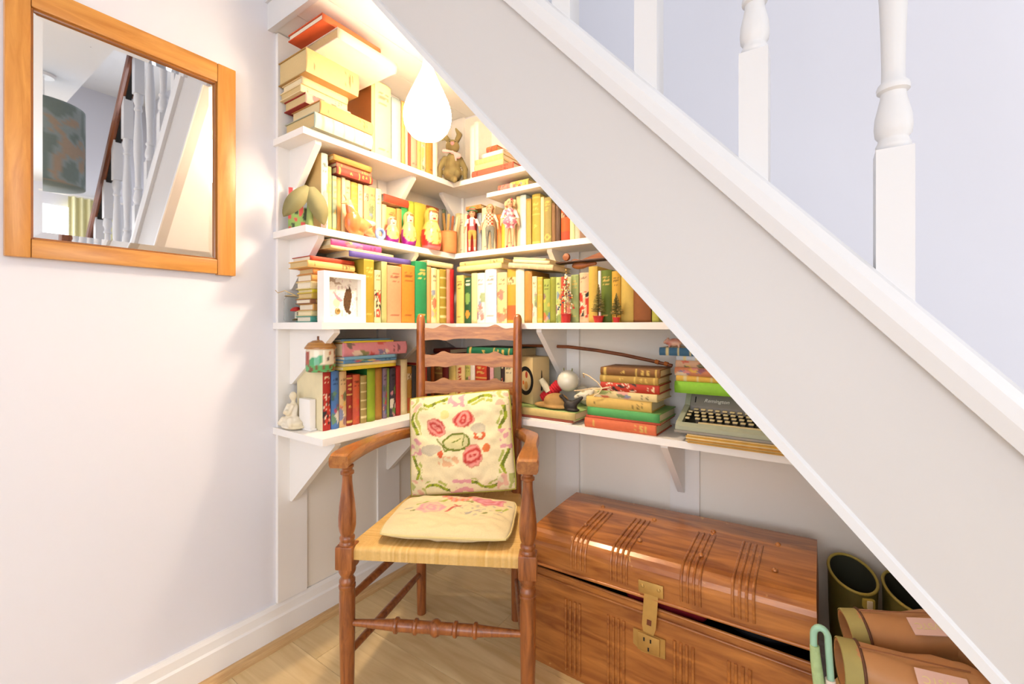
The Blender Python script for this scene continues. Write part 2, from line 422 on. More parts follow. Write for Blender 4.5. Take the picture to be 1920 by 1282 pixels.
for i in (1, 2, 3, 4):
    z = SH[i]
    e = thing('wall_shelf', '%s white shelf board along the left wall' % NM[i], 'shelf', group='white alcove shelves')
    mb = MB(); mb.prism([(XW+.0005, 0.79), (LF[i][0], 0.79), (LF[i][1], BF[i]), (LF[i][1], YB-.0005), (XW+.0005, YB-.0005)], z-TH, z, 'z'); mb.build('board', M['white'], e)
    rl = LF[i][0]-XW-.03
    bracket(e, 'left', 0.852, z-TH, rl, 0.24 if i == 4 else 0.19 if i > 2 else 0.17); bracket(e, 'left', 1.272, z-TH, rl, 0.24 if i == 4 else 0.19 if i > 2 else 0.17)
    e = thing('wall_shelf', '%s white shelf board along the back wall' % NM[i], 'shelf', group='white alcove shelves')
    xe = (0.8355-z)/1.125-0.02
    mb = MB(); mb.prism([(LF[i][1]+.0006, BF[i]), (xe, BF[i]), (xe, YB-.0005), (LF[i][1]+.0006, YB-.0005)], z-TH, z, 'z'); mb.build('board', M['white'], e)
    rb = YB-BF[i]-.04
    dr = 0.21 if i > 2 else 0.13
    for xb in ((-1.425,) if False else ()): pass
    if i in (1, 3):
        bb = thing('corner_bracket', 'white triangular bracket in the corner under the %s shelf' % NM[i], 'bracket', group='corner brackets')
        bracket(bb, 'back', -1.425, z-TH-.0004, rb, .10 if i == 3 else dr)
    if i in (2, 3): bracket(e, 'back', -0.86, z-TH, rb, dr)
    if i == 4: bracket(e, 'back', -0.40, z-TH, rb, dr)
e = thing('wall_shelf', 'short white ledge squeezed just below the top back shelf', 'shelf')
box('board', -1.165, -0.74, 1.50, YB-.001, 1.618, 1.636, M['white'], e)

RUNS={
 'L1':('X',-1.375,1.705,[
  ('tan book showing its brown cover',1.075,1.092,0.283,'e0c08c','p','9a5a26'),
  ('thick cream book with faint title',1.092,1.168,0.292,'ecd8a6','t',''),
  ('pale blue book',1.173,1.219,0.264,'aebfbd','p',''),
  ('narrow tan gilt book',1.222,1.241,0.269,'cfa468','g',''),
  ('very thin cream book',1.243,1.255,0.265,'eadbb8','p',''),
  ('thin red book',1.257,1.270,0.249,'c04a3c','p',''),
  ('rose pink book',1.271,1.308,0.260,'e0a488','t',''),
  ('yellow green gilt book',1.309,1.329,0.249,'c2b870','g',''),
  ('mottled cream book',1.330,1.354,0.252,'e0d4a0','f',''),
  ('orange ochre book',1.355,1.395,0.264,'d08c3c','t',''),
  ('white paperback',1.396,1.424,0.268,'f0e8d8','p',''),
 ]),
 'L2':('X',-1.39,1.392,[
  ('tall cream and blue picture book',0.881,0.907,0.268,'c3d0c0','f','cfae70'),
  ('grey green gilt book',0.908,0.923,0.231,'aeab70','g',''),
  ('sage blue gilt book',0.924,0.942,0.203,'98a688','g',''),
  ('tan cloth book',0.943,0.959,0.204,'cd9a58','p',''),
  ('pale cream book',0.960,0.974,0.207,'e4d09c','p',''),
  ('cream book with red spots',0.975,0.998,0.204,'dcbc8c','r',''),
  ('mustard mottled book',0.999,1.028,0.202,'c09840','g',''),
  ('cream jacketed book',1.029,1.051,0.203,'dfcd98','t',''),
  ('tan book with red lower panel',1.052,1.075,0.203,'d0a678','b',''),
  ('olive patterned book',1.076,1.104,0.202,'aea266','f',''),
  ('grey cream book',1.105,1.132,0.204,'c4bfa2','t',''),
  ('pale peach book',1.135,1.157,0.151,'e2b488','p',''),
  ('orange tan book',1.158,1.205,0.146,'d89850','t',''),
  ('thin orange book',1.206,1.232,0.150,'d88c48','p',''),
  ('small emerald green book',1.234,1.269,0.161,'2f8a44','p',''),
  ('lime green book',1.270,1.301,0.195,'9caa38','p',''),
  ('yellow lime book',1.303,1.368,0.198,'b8ac3c','p',''),
  ('brown leather book',1.371,1.446,0.200,'80401e','g',''),
  ('grey book',1.448,1.470,0.200,'7c766c','p',''),
  ('dark mottled green book',1.472,1.494,0.205,'46503e','f',''),
 ]),
 'B2':('Y',1.535,1.392,[
  ('cream book nearest the corner',-1.375,-1.348,0.194,'e0cd94','p',''),
  ('ivory book',-1.346,-1.324,0.186,'ebdcb8','t',''),
  ('white and green slim book',-1.323,-1.305,0.188,'d4dec0','p',''),
  ('scarlet book behind the first doll',-1.304,-1.250,0.178,'c03a34','p',''),
  ('slate blue book',-1.249,-1.223,0.177,'8a949c','p',''),
  ('broad cream book',-1.222,-1.148,0.197,'ecdab0','t',''),
  ('orange book between two dolls',-1.142,-1.117,0.157,'d87c3c','p',''),
  ('yellow slim book',-1.115,-1.097,0.153,'ccb23c','p',''),
  ('ivory book behind the pink doll',-1.096,-1.041,0.206,'e3d0a0','t',''),
  ('cream cloth book',-1.040,-1.020,0.218,'e2cc98','p',''),
  ('pale blue white book',-1.019,-0.990,0.218,'c2d0cc','p',''),
  ('short tan book',-0.989,-0.965,0.198,'bc944c','p',''),
  ('mustard gilt book',-0.963,-0.924,0.212,'a8943c','g',''),
  ('narrow cream book',-0.923,-0.907,0.196,'e0d0a0','p',''),
  ('olive book with gilt emblem',-0.906,-0.873,0.190,'92844a','e',''),
  ('brown book',-0.872,-0.856,0.165,'7a5a38','p',''),
  ('dark brown book',-0.855,-0.833,0.153,'4e3826','p',''),
  ('burnt orange book',-0.831,-0.794,0.140,'c05522','b',''),
  ('pale green book',-0.793,-0.773,0.131,'c0d09c','p',''),
  ('cream pink book',-0.772,-0.751,0.125,'e0b89c','p',''),
 ]),
 'L3':('X',-1.305,1.085,[
  ('olive yellow book beside the box frame',0.991,1.034,0.222,'a48c2a','t',''),
  ('cream book with red fox picture',1.035,1.064,0.188,'e2c892','x',''),
  ('grey green narrow book',1.066,1.091,0.222,'aaaa6c','p',''),
  ('salmon pink cloth book',1.092,1.159,0.212,'dc9068','t',''),
  ('orange cloth book',1.161,1.227,0.223,'cf7c28','t',''),
  ('deep green book with gilt title',1.229,1.291,0.244,'20804e','t',''),
  ('orange slim book',1.292,1.315,0.229,'d8965a','p',''),
  ('cream picture book',1.316,1.348,0.226,'e4d29c','f',''),
  ('pale yellow slim book',1.350,1.364,0.224,'dccb80','p',''),
  ('olive book with pale bands',1.366,1.406,0.227,'9a842e','s',''),
  ('pink slim book',1.408,1.429,0.231,'d88c78','p',''),
  ('bright red book',1.431,1.457,0.233,'b82626','p',''),
 ]),
 'B3':('Y',1.44,1.085,[
  ('yellow cream book by the corner',-1.283,-1.242,0.204,'ccb864','t',''),
  ('dark green book with owl picture',-1.241,-1.201,0.191,'24502c','o',''),
  ('plain cream book',-1.200,-1.170,0.208,'e0c890','p',''),
  ('white book with blue flowers',-1.169,-1.128,0.206,'e8e0d0','f',''),
  ('tall white book',-1.127,-1.069,0.218,'f0eada','t',''),
  ('cream book with pink flowers',-1.067,-1.019,0.201,'e2c48c','r',''),
  ('tall ochre book',-1.018,-0.978,0.211,'be9430','b',''),
  ('tall ivory book',-0.977,-0.937,0.210,'ece4c0','p',''),
  ('brown ochre book',-0.936,-0.903,0.199,'ae7e38','p',''),
  ('slim cream flowered book',-0.901,-0.880,0.176,'eadaa8','f',''),
  ('yellow olive gilt book',-0.879,-0.856,0.172,'bea43c','g',''),
  ('leaf green book',-0.854,-0.826,0.163,'98a44c','f',''),
  ('dark olive book',-0.825,-0.801,0.169,'868a2e','p',''),
  ('lime floral book',-0.800,-0.779,0.167,'bcc678','f',''),
  ('thin red book',-0.778,-0.768,0.167,'c84a30','p',''),
  ('white spotted book',-0.767,-0.738,0.165,'d8d8a8','r',''),
  ('sage green book',-0.737,-0.707,0.171,'98a668','t',''),
  ('pink book with little gnome picture',-0.706,-0.670,0.176,'e2b890','x',''),
  ('tall pale yellow book',-0.669,-0.636,0.195,'c8a648','p',''),
  ('white slim book',-0.635,-0.624,0.179,'ece6de','p',''),
  ('forest green book',-0.623,-0.585,0.179,'5e7022','t',''),
  ('golden yellow book',-0.584,-0.553,0.173,'ca9e38','t',''),
  ('wide buff book',-0.552,-0.509,0.163,'ceb058','p',''),
  ('large brown book',-0.508,-0.450,0.146,'824c22','p',''),
  ('small yellow green book',-0.448,-0.426,0.102,'aaa84a','p',''),
 ]),
 'L4':('X',-1.335,0.73,[
  ('red book with dark picture spine',0.852,0.881,0.193,'ac2c20','x','e2d4ac'),
  ('blue picture book',0.882,0.911,0.194,'4a72a8','f',''),
  ('cream mottled book',0.912,0.940,0.190,'ccaa78','f',''),
  ('dark red gilt book',0.941,0.965,0.175,'8e2a1c','g',''),
  ('orange red ornate book',0.966,0.996,0.174,'c45a34','r',''),
  ('olive striped book',0.997,1.023,0.168,'9a864a','s',''),
  ('lime book with dark green cover',1.024,1.060,0.190,'90a62a','p','246c2e'),
  ('tan brown book',1.061,1.094,0.189,'ae7a34','p',''),
  ('purple floral slim book',1.095,1.114,0.187,'7c6a7c','f',''),
  ('slim green book',1.115,1.129,0.185,'80984a','p',''),
  ('dark floral book',1.130,1.157,0.184,'40363e','f',''),
  ('red cloth book',1.158,1.181,0.191,'a82822','p',''),
  ('tall cream book',1.182,1.216,0.213,'e4d09c','p',''),
  ('orange and olive book',1.217,1.241,0.184,'ac7c2c','b',''),
  ('black slim book',1.243,1.268,0.184,'3c3632','p',''),
  ('cream gilt book',1.270,1.293,0.183,'ccaa68','t',''),
  ('scarlet book beside the chair post',1.295,1.323,0.189,'ac2a24','p',''),
 ]),
 'B4':('Y',1.455,0.73,[
  ('orange slim book',-1.451,-1.431,0.218,'d0783c','p',''),
  ('brown gilt book',-1.429,-1.382,0.219,'9c6c38','g',''),
  ('dark red book',-1.381,-1.346,0.220,'7c2418','p',''),
  ('pale yellow book',-1.344,-1.304,0.194,'d8bc68','p',''),
  ('cream book with red letters',-1.302,-1.252,0.196,'e2c48a','v',''),
  ('yellow green picture book',-1.249,-1.220,0.198,'bcb45c','f',''),
  ('white book',-1.218,-1.194,0.210,'ece2d0','p',''),
  ('red book with white script',-1.192,-1.131,0.212,'bc3a20','g',''),
  ('maroon slim book',-1.130,-1.118,0.213,'6e1c18','p',''),
  ('pink slim book',-1.116,-1.096,0.214,'d8a0a0','p',''),
  ('olive grey book',-1.095,-1.061,0.215,'7c7a5c','p',''),
  ('black and red picture book',-1.060,-1.040,0.216,'3a2a26','x',''),
  ('cream ruled book',-1.039,-0.999,0.218,'e6d6a8','t',''),
 ]),
}
# ------------------------------------------------------------------ books
PAL = [lin(c) for c in ('c8402e', 'd88a8c', '4a6ea0', '6a8a3c', 'e0b84a', '7a4a6a', '3a5a3a', 'e8dcc0')]
def spine_colour(style, base, rng):
    b = base; gold = lin('cfae58'); dk = tuple(x*0.35 for x in b); lum = sum(b)/3
    ink = gold if lum < 0.28 else dk
    blobs = [(rng.uniform(-1, 1), rng.uniform(0.05, 0.62), rng.uniform(0.25, 0.7), rng.choice(PAL)) for _ in range(9)]
    seed = rng.uniform(0, 99)
    def dash(u, w, sc=7):            # irregular letters in a line
        return abs(u) < 0.72 and noise.noise(Vector((u*sc+seed, round(w*60)*3.1, 0))) > -0.12
    def fn(u, w):
        if style == 'p':
            return mixc(b, dk, 0.25) if (w < 0.03 or w > 0.97) else b
        if style == 'g':
            for z in (0.06, 0.09, 0.62, 0.90, 0.94):
                if abs(w-z) < 0.009: return gold
            if (0.70 < w < 0.74 or 0.78 < w < 0.83) and dash(u, w): return gold
            if abs(w-0.38) < 0.03 and abs(u) < 0.4 and dash(u, w, 9): return gold
            return b
        if style == 't':
            if (0.72 < w < 0.75 or 0.79 < w < 0.83 or 0.86 < w < 0.88) and dash(u, w): return ink
            if 0.12 < w < 0.14 and dash(u, w): return ink
            return b
        if style == 'f' or style == 'r':
            if (0.76 < w < 0.79 or 0.84 < w < 0.87) and dash(u, w): return dk
            for (x, z, rr, c) in blobs:
                if style == 'r': c = mixc(c, lin('d0483c'), 0.75)
                q = math.hypot((u-x)*0.9, (w-z)*7)+0.25*noise.noise(Vector((u*4, w*30, seed)))
                if q < rr: return mixc(c, b, 0.25)
            return b
        if style == 'b':
            if 0.06 < w < 0.34: return mixc(b, lin('b8402a'), 0.75)
            if 0.72 < w < 0.86: return mixc(b, lin('f0e0b8'), 0.55) if not dash(u, w) else dk
            return b
        if style == 's':
            for z in (0.12, 0.3, 0.48, 0.66, 0.84):
                if abs(w-z) < 0.018: return lin('d8c890')
            return b
        if style == 'e':
            if math.hypot(u*0.5, (w-0.17)*6) < 0.42 and math.hypot(u*0.5, (w-0.17)*6) > 0.22: return gold
            for z in (0.72, 0.78, 0.84, 0.90):
                if abs(w-z) < 0.014 and dash(u, w): return gold
            return b
        if style == 'v':
            if 0.15 < w < 0.85 and abs(u) < 0.45 and noise.noise(Vector((u*3, w*34+seed, 2))) > -0.05: return lin('b0402c')
            return b
        if style == 'x':
            if (0.80 < w < 0.84 or 0.88 < w < 0.92) and dash(u, w): return lin('e8d0a0') if lum < 0.28 else dk
            if 0.10 < w < 0.62:
                q = noise.noise(Vector((u*1.6, w*9, seed)))
                if q > 0.12: return lin('c23a26')
                if q < -0.22: return lin('2c2a26')
                if q > 0.02: return lin('e8d8b8')
            return b
        if style == 'o':
            if math.hypot(u*0.8, (w-0.55)*4.2) < 0.55: return lin('7aa050')
            if math.hypot(u*0.8, (w-0.2)*4.5) < 0.42: return lin('d88a30')
            if (0.84 < w < 0.88 or 0.91 < w < 0.94) and dash(u, w): return lin('e8e0c0')
            return b
        return b
    return fn
COVER = {}
def cover_mat(h):
    if h not in COVER: COVER[h] = plain('book_cloth_'+h, h, 0.62, var=0.08, scale=40, bump=0.1, bscale=300)
    return COVER[h]
PAGE = [plain('page_block_%d' % i, h, 0.9, var=0.1, scale=260) for i, h in enumerate(('e2cfa0', 'ead9b2', 'd2b884', 'e8dcc4'))]
ALL_LABELS = set()
def book(label, T, H, D, hexc, style, cover='', loc=(0, 0, 0), rot=(0, 0, 0), group=None, page=None, name='book', cat='book'):
    rng = random.Random(label)
    assert label not in ALL_LABELS, label
    ALL_LABELS.add(label)
    assert len(label.split()) <= 16, label
    root = thing(name, label, cat, loc, 0, group, rot)
    base = lin(hexc); fn = spine_colour(style, base, rng)
    bt = min(0.0028, T*0.16); nx = 8; nz = 44 if style != 'p' else 12
    bul = min(0.006, T*0.16)
    vs = []; fs = []; cs = []
    for j in range(nz+1):
        w_ = j/nz
        for i in range(nx+1):
            u = -1+2*i/nx
            vs.append((u*T/2, -bul*(1-u*u), w_*H)); cs.append(fn(u, w_))
    W = nx+1
    for j in range(nz):
        for i in range(nx): fs.append((j*W+i, j*W+i+1, (j+1)*W+i+1, (j+1)*W+i))
    n = len(vs)      # closing faces at head and tail of the spine
    vs += [(T/2, .001, 0), (-T/2, .001, 0), (T/2, .001, H), (-T/2, .001, H)]; cs += [base]*4
    fs.append(tuple(range(nx, -1, -1))+(n+1, n)); fs.append(tuple(nz*W+i for i in range(nx+1))+(n+2, n+3))
    mobj('spine', vs, fs, M['spine'], root, True, colors=cs)
    cm = cover_mat(cover or hexc)
    MB().box(-T/2, -T/2+bt, 0, D, 0, H).build('cover_board', cm, root)
    MB().box(T/2-bt, T/2, 0, D, 0, H).build('cover_board', cm, root)
    ins = min(0.004, T*0.2)
    MB().box(-T/2+bt, T/2-bt, 0.0005, D-ins, ins, H-ins).build('pages', PAGE[page if page is not None else rng.randrange(4)], root)
    return root
POS = {'L1': 'on the top left-wall shelf', 'L2': 'on the second left-wall shelf', 'L3': 'on the third left-wall shelf', 'L4': 'on the bottom left-wall shelf',
       'B2': 'on the second back-wall shelf', 'B3': 'on the third back-wall shelf', 'B4': 'on the bottom shelf behind the chair back'}
DEP = {'L1': (.12, .145), 'L2': (.105, .13), 'L3': (.13, .17), 'L4': (.13, .17), 'B2': (.085, .095), 'B3': (.12, .17), 'B4': (.12, .155)}
for key, (ax, pl, z0, rows) in RUNS.items():
    for (desc, u0, u1, h, hexc, style, cover) in rows:
        rng = random.Random(desc); D = rng.uniform(*DEP[key]); T = u1-u0-0.0008; uc = (u0+u1)/2; jit = rng.uniform(0, 0.006)
        lab = '%s standing %s' % (desc, POS[key])
        if ax == 'X': book(lab, T, h, D, hexc, style, cover, (pl-jit, uc, z0+.0003), (0, 0, PI/2), 'books '+POS[key])
        else: book(lab, T, h, D, hexc, style, cover, (uc, pl+jit, z0+.0003), (0, 0, 0), 'books '+POS[key])
def flats(wall, z, rows, where, grp, tilt=0):
    """a pile of books lying flat; rows from the bottom up: (desc, start, length, thickness, spine position, depth, colour, style, cover, turn in degrees)"""
    for r_ in rows:
        desc, s, L, T, sp, D, hexc, style, cover, turn = r_
        lab = '%s lying %s' % (desc, where)
        if wall == 'L': loc, rz = (sp, s, z+T/2), PI/2+math.radians(turn)
        else: loc, rz = (s, sp, z+T/2), math.radians(turn)
        book(lab, T-.0004, L, D, hexc, style, cover, loc, (0, PI/2+math.radians(tilt), rz), grp)
        z += T
    return z
flats('L', 1.7055, [
 ('pale sage book, lowest of the pile,', .815, .222, .050, -1.325, .175, 'b4c2b2', 's', 'a8a890', 0),
 ('tan orange book, second from below,', .830, .205, .042, -1.32, .165, 'd29e62', 't', 'c08c50', 0),
 ('pinkish cream book over the tan one,', .815, .168, .035, -1.375, .13, 'e2bca4', 'r', '9a2c22', 0),
 ('thin cream paperback over the pinkish book,', .803, .172, .025, -1.385, .125, 'e6d0a2', 't', '', 0),
 ('thin buff paperback under the thick brown volume,', .805, .170, .024, -1.38, .12, 'e4c898', 'p', '', 0),
 ('thick brown volume', .798, .195, .078, -1.345, .165, 'd4b47c', 't', 'b08a50', 0),
 ('wide cream book overhanging the thick volume,', .83, .232, .035, -1.225, .24, 'ecdcb4', 'p', 'e8d8c8', 0),
 ('red book, topmost of the pile,', .785, .215, .022, -1.235, .19, 'd86a3c', 'p', 'c8532a', 0)],
 'at the left of the top shelf', 'pile of old books at the left of the top shelf')
flats('L', 1.6, [
 ('maroon book', .927, .150, .026, -1.375, .115, '86382c', 'g', '', 0),
 ('dusty pink book', .930, .146, .016, -1.38, .11, 'c06c54', 't', '', 0),
 ('tan book', .912, .158, .020, -1.37, .115, 'c08c4a', 'p', '', 0)],
 'across the standing books, second left-wall shelf', 'books lying across the second shelf')
flats('L', 1.5545, [('flat red book with pale cover', 1.138, .125, .030, -1.385, .10, 'c8452c', 'p', 'e8c4a8', 0)], 'above the two small nesting dolls', 'books lying across the second shelf')
cols3 = [('teal', '4e9484', .020), ('grey cream', 'd0c08c', .018), ('light tan', 'c49250', .022), ('chocolate brown', '8e5e3e', .016), ('mustard', 'be9e44', .020), ('bright yellow', 'd6c430', .012),
         ('pale cream', 'dcc894', .024), ('ochre', 'c08e4c', .024), ('apricot', 'cc8040', .020)]
z = flats('L', 1.0855, [('small %s book' % n_, .815+.004*(i % 3), .165, t_, -1.347-.003*(i % 2), .085, h_, 't', '', 0) for i, (n_, h_, t_) in enumerate(cols3)],
      'in the pile behind the white box frame', 'pile behind the box frame')
z = flats('L', z, [('buff book with dark title', .800, .175, .022, -1.34, .11, 'dcae68', 't', '', 0), ('brick red slim book', .812, .165, .016, -1.345, .105, 'b04024', 'p', '', 0)],
      'on top of the pile above the box frame', 'pile behind the box frame')
flats('L', max(z, 1.3095), [
 ('purple blue book', .935, .275, .021, -1.315, .14, '5a4c90', 'p', 'cfc6b0', 0),
 ('slim cream book', .872, .262, .010, -1.325, .13, 'e2cc90', 'p', '', 0),
 ('pink book with blue picture', .876, .205, .022, -1.33, .12, 'd84a86', 'f', 'd8c898', 0)],
 'just under the second left-wall shelf', 'books lying under the second shelf')
flats('L', 1.3195, [('pale cream book', 1.296, .155, .022, -1.31, .13, 'e6d8a2', 'p', '', 0)], 'in the corner over the red book', 'books lying under the second shelf')
flats('B', 1.304, [('cream book with gold edge', -1.272, .232, .022, 1.435, .15, 'dcc88c', 'p', '', 0), ('yellowed book with faint print', -1.262, .222, .019, 1.44, .14, 'd2bc78', 't', '', 2)],
 'on the standing books by the shelf corner', 'books lying on the third back shelf')
flats('B', 1.3015, [('ring bound notebook', -1.002, .200, .020, 1.43, .14, 'c8b48a', 's', '', 0), ('thin cream booklet', -0.985, .165, .012, 1.435, .12, 'ecd8a4', 'p', '', 0), ('thin buff booklet', -0.985, .145, .009, 1.44, .12, 'e0c68c', 'p', '', 0)],
 'aslant in the little heap under the back bracket', 'books lying on the third back shelf', 7)
flats('B', 1.588, [('tan book', -1.305, .085, .018, 1.53, .09, 'c8924e', 't', '', 0)], 'on the scarlet and blue books, second shelf', 'books lying on the second back shelf')
flats('B', 1.6365, [('pink book', -1.115, .062, .026, 1.515, .10, 'd88a80', 'r', '', 0)], 'on the short white ledge', 'books on the ledge')
flats('B', 1.6365, [('yellow green book', -1.050, .088, .028, 1.512, .10, 'cdbc68', 'f', '', 0)], 'on the short white ledge', 'books on the ledge')
flats('B', 1.7055, [('salmon red book', -1.235, .215, .032, 1.49, .13, 'd8604c', 't', '', 0), ('cream book', -1.225, .150, .026, 1.495, .12, 'e4cf94', 's', '', 0), ('buff book', -1.223, .148, .022, 1.495, .12, 'dcc082', 's', '', 0),
 ('white book', -1.185, .110, .018, 1.495, .12, 'f0ece2', 'p', '', 0), ('small red book', -1.165, .055, .026, 1.50, .08, 'd8603c', 'r', '', 0)], 'in the right-hand pile on the top shelf', 'pile on the top back shelf')
for i, (x0, x1, h, lab) in enumerate(((-1.290, -1.266, .262, 'tall white jacketed book right of the brown rabbit'), (-1.265, -1.242, .272, 'tallest white book beside the top shelf salmon pile'))):
    book(lab+(', narrow' if i == 0 else ''), x1-x0, h, .095, 'f2eee4', 'p', '', ((x0+x1)/2, 1.54, 1.7055), (0, 0, 0), 'white books on the top shelf')
z = flats('L', .9255, [
 ('yellow paperback', .902, .225, .012, -1.30, .13, 'd8be38', 'p', '', 1), ('cream paperback', .905, .222, .010, -1.305, .13, 'e0cc94', 'p', '', -1),
 ('dull blue paperback', .903, .228, .012, -1.30, .13, '5a86a8', 'f', '', 1), ('sky blue paperback', .905, .222, .011, -1.298, .13, '7aa8c0', 'p', '', 0),
 ('very thick pink annual with picture spine', .902, .278, .046, -1.305, .16, 'd88c92', 'f', 'b8742c', 0),
 ('thin bright yellow booklet', .908, .21, .006, -1.305, .13, 'e2c830', 'p', '', 0), ('thin steel blue booklet', .900, .214, .006, -1.31, .13, '6a92ae', 'p', '', 1)],
 'across the standing books, bottom left-wall shelf', 'paperbacks lying on the bottom left shelf')
flats('B', .9515, [('dark red book', -1.445, .10, .022, 1.47, .12, '641c14', 'p', '', 0)], 'high behind the left chair post', 'books lying behind the chair')
flats('B', .9495, [('thick dark green gilt book', -1.225, .24, .038, 1.447, .165, '1e6a48', 'g', '16382a', -3)], 'level with the second chair slat', 'books lying behind the chair')
flats('B', .7305, [('white booklet', -.985, .27, .004, 1.402, .19, 'ece8e0', 'p', '', 0), ('thin red brown book', -.985, .275, .010, 1.405, .19, 'a0503a', 'p', '', 0), ('large pale green book', -.985, .285, .027, 1.402, .2, 'c8b070', 'p', 'a8c478', 0)],
 'under the hat and box, bottom back shelf', 'large flat books on the bottom back shelf')
flats('B', .7305, [
 ('orange red book, lowest,', -.664, .243, .033, 1.402, .175, 'd06a42', 't', 'c85c38', 0), ('thin coral red book', -.66, .25, .008, 1.402, .18, 'c8553c', 'p', '', 1),
 ('green cloth book', -.655, .244, .028, 1.405, .175, '54a058', 'p', '84ae5e', -1), ('thick yellowed book', -.660, .222, .035, 1.407, .16, 'd2ae5c', 't', '', 1),
 ('cream clothbound book', -.632, .212, .024, 1.41, .15, 'dcc68c', 'f', '', -1), ('red book with dark rosettes', -.610, .195, .028, 1.41, .14, 'b03420', 'x', '', 1),
 ('worn yellow brown book', -.613, .195, .024, 1.412, .14, 'ac8840', 'g', '', 0), ('worn brown leather book, topmost,', -.610, .198, .026, 1.41, .14, '7c5428', 'g', '', 1)],
 'in the tall pile left of the typewriter', 'tall pile beside the typewriter')
flats('B', .861, [
 ('lime green book', -.385, .25, .037, 1.475, .14, '8ec83a', 'p', '', 0), ('yellow gingham book', -.382, .22, .018, 1.48, .13, 'dcae4a', 's', '', 1),
 ('red and green floral book', -.386, .215, .026, 1.48, .13, 'c8805a', 'f', '', -1), ('checked pink book', -.384, .21, .022, 1.482, .13, 'd0a888', 'f', '', 1),
 ('blue and white book', -.382, .205, .014, 1.482, .13, 'c0c8d0', 's', '', 0), ('blue striped book with cream pages', -.435, .20, .026, 1.48, .13, '3e6a88', 's', 'd8cba4', 3)],
 'in the pile on the typewriter', 'pile on the typewriter')
# ------------------------------------------------------------------ mirror on the left wall
mr_ = thing('wall_mirror', 'square mirror in a honey pine frame hanging on the left wall', 'mirror', (XW, 0.42, 1.55))
def mbox(nm, y0, y1, z0, z1, d0, d1, mat, bev=.003): return MB().box(d0, d1, y0-.42, y1-.42, z0-1.55, z1-1.55, bev=bev).build(nm, mat, mr_, True)
mbox('stile', .181, .222, 1.231, 1.872, .001, .022, M['frame']); mbox('stile', .613, .664, 1.229, 1.872, .001, .022, M['frame'])
mbox('rail', .2225, .6125, 1.815, 1.872, .001, .021, M['frameh']); mbox('rail', .2225, .6125, 1.232, 1.275, .001, .021, M['frameh'])
M['bead'] = plain('dark_bead', '9a5f22', 0.4)
for (y0, y1, z0, z1) in ((.2225, .2265, 1.276, 1.814), (.6085, .6125, 1.276, 1.814), (.2270, .608, 1.8105, 1.8145), (.2270, .608, 1.2755, 1.2795)): mbox('inner_bead', y0, y1, z0, z1, .006, .015, M['bead'], 0)
m, nt, b = new_mat('silvered_glass'); b.inputs['Metallic'].default_value = 1; b.inputs['Roughness'].default_value = 0.015
v = tex_coord(nt); n = nt.nodes.new('ShaderNodeTexNoise'); n.inputs['Scale'].default_value = 70; n.inputs['Detail'].default_value = 2
nt.links.new(v, n.inputs['Vector']); r = nt.nodes.new('ShaderNodeValToRGB'); nt.links.new(n.outputs['Fac'], r.inputs['Fac'])
e_ = r.color_ramp.elements; e_[0].position = 0.19; e_[0].color = (.12, .1, .1, 1); e_[1].position = 0.21; e_[1].color = (.93, .94, .95, 1)
nt.links.new(r.outputs[0], b.inputs['Base Color'])
a, c_ = .2265-.42, .6085-.42; z0, z1 = 1.2795-1.55, 1.8105-1.55; k = .016
vs = [(.0075, a, z0), (.0075, c_, z0), (.0075, c_, z1), (.0075, a, z1), (.010, a+k, z0+k), (.010, c_-k, z0+k), (.010, c_-k, z1-k), (.010, a+k, z1-k), (.004, a, z0), (.004, c_, z0), (.004, c_, z1), (.004, a, z1)]
fs = [(4, 5, 6, 7), (0, 1, 5, 4), (1, 2, 6, 5), (2, 3, 7, 6), (3, 0, 4, 7), (8, 9, 1, 0), (9, 10, 2, 1), (10, 11, 3, 2), (11, 8, 0, 3), (11, 10, 9, 8)]
mobj('bevelled_glass', vs, fs, m, mr_)

# ------------------------------------------------------------------ lit pendant in the alcove
LX, LY, LZ = -1.05, 1.04, 1.685
lp = thing('pendant_lamp', 'lit white teardrop pendant lamp hanging in the book alcove', 'lamp', (LX, LY, LZ))
prof = [(.042, 0.0), (.052, .008), (.064, .022), (.073, .042), (.0765, .065), (.074, .090), (.066, .115), (.054, .142), (.042, .168), (.031, .192), (.022, .212), (.017, .226), (.016, .234)]
P2 = []
for i in range(len(prof)-1):
    for t in range(4):
        q = t/4; P2.append((prof[i][0]+(prof[i+1][0]-prof[i][0])*q, prof[i][1]+(prof[i+1][1]-prof[i][1])*q))
P2.append(prof[-1])
m, nt, b = new_mat('knitted_shade')
out = nt.nodes['Material Output']; tr = nt.nodes.new('ShaderNodeBsdfTranslucent'); df = nt.nodes.new('ShaderNodeBsdfDiffuse'); mxs = nt.nodes.new('ShaderNodeMixShader')
em = nt.nodes.new('ShaderNodeEmission'); ad = nt.nodes.new('ShaderNodeAddShader')
tr.inputs[0].default_value = (.97, .93, .84, 1); df.inputs[0].default_value = (.93, .91, .88, 1); mxs.inputs[0].default_value = 0.62
em.inputs[0].default_value = (1, .805, .60, 1); em.inputs[1].default_value = 8
nt.links.new(df.outputs[0], mxs.inputs[1]); nt.links.new(tr.outputs[0], mxs.inputs[2])
nt.links.new(mxs.outputs[0], ad.inputs[0]); nt.links.new(em.outputs[0], ad.inputs[1]); nt.links.new(ad.outputs[0], out.inputs['Surface'])
n = 48; vs = []; fs = []
for i, (r0, zz) in enumerate(P2):
    for q in range(n):
        an = 2*PI*(q+0.5*(i % 2))/n; rr = r0*(1+0.012*(1 if (i+q) % 2 else -1))
        vs.append((rr*math.cos(an), rr*math.sin(an), zz))
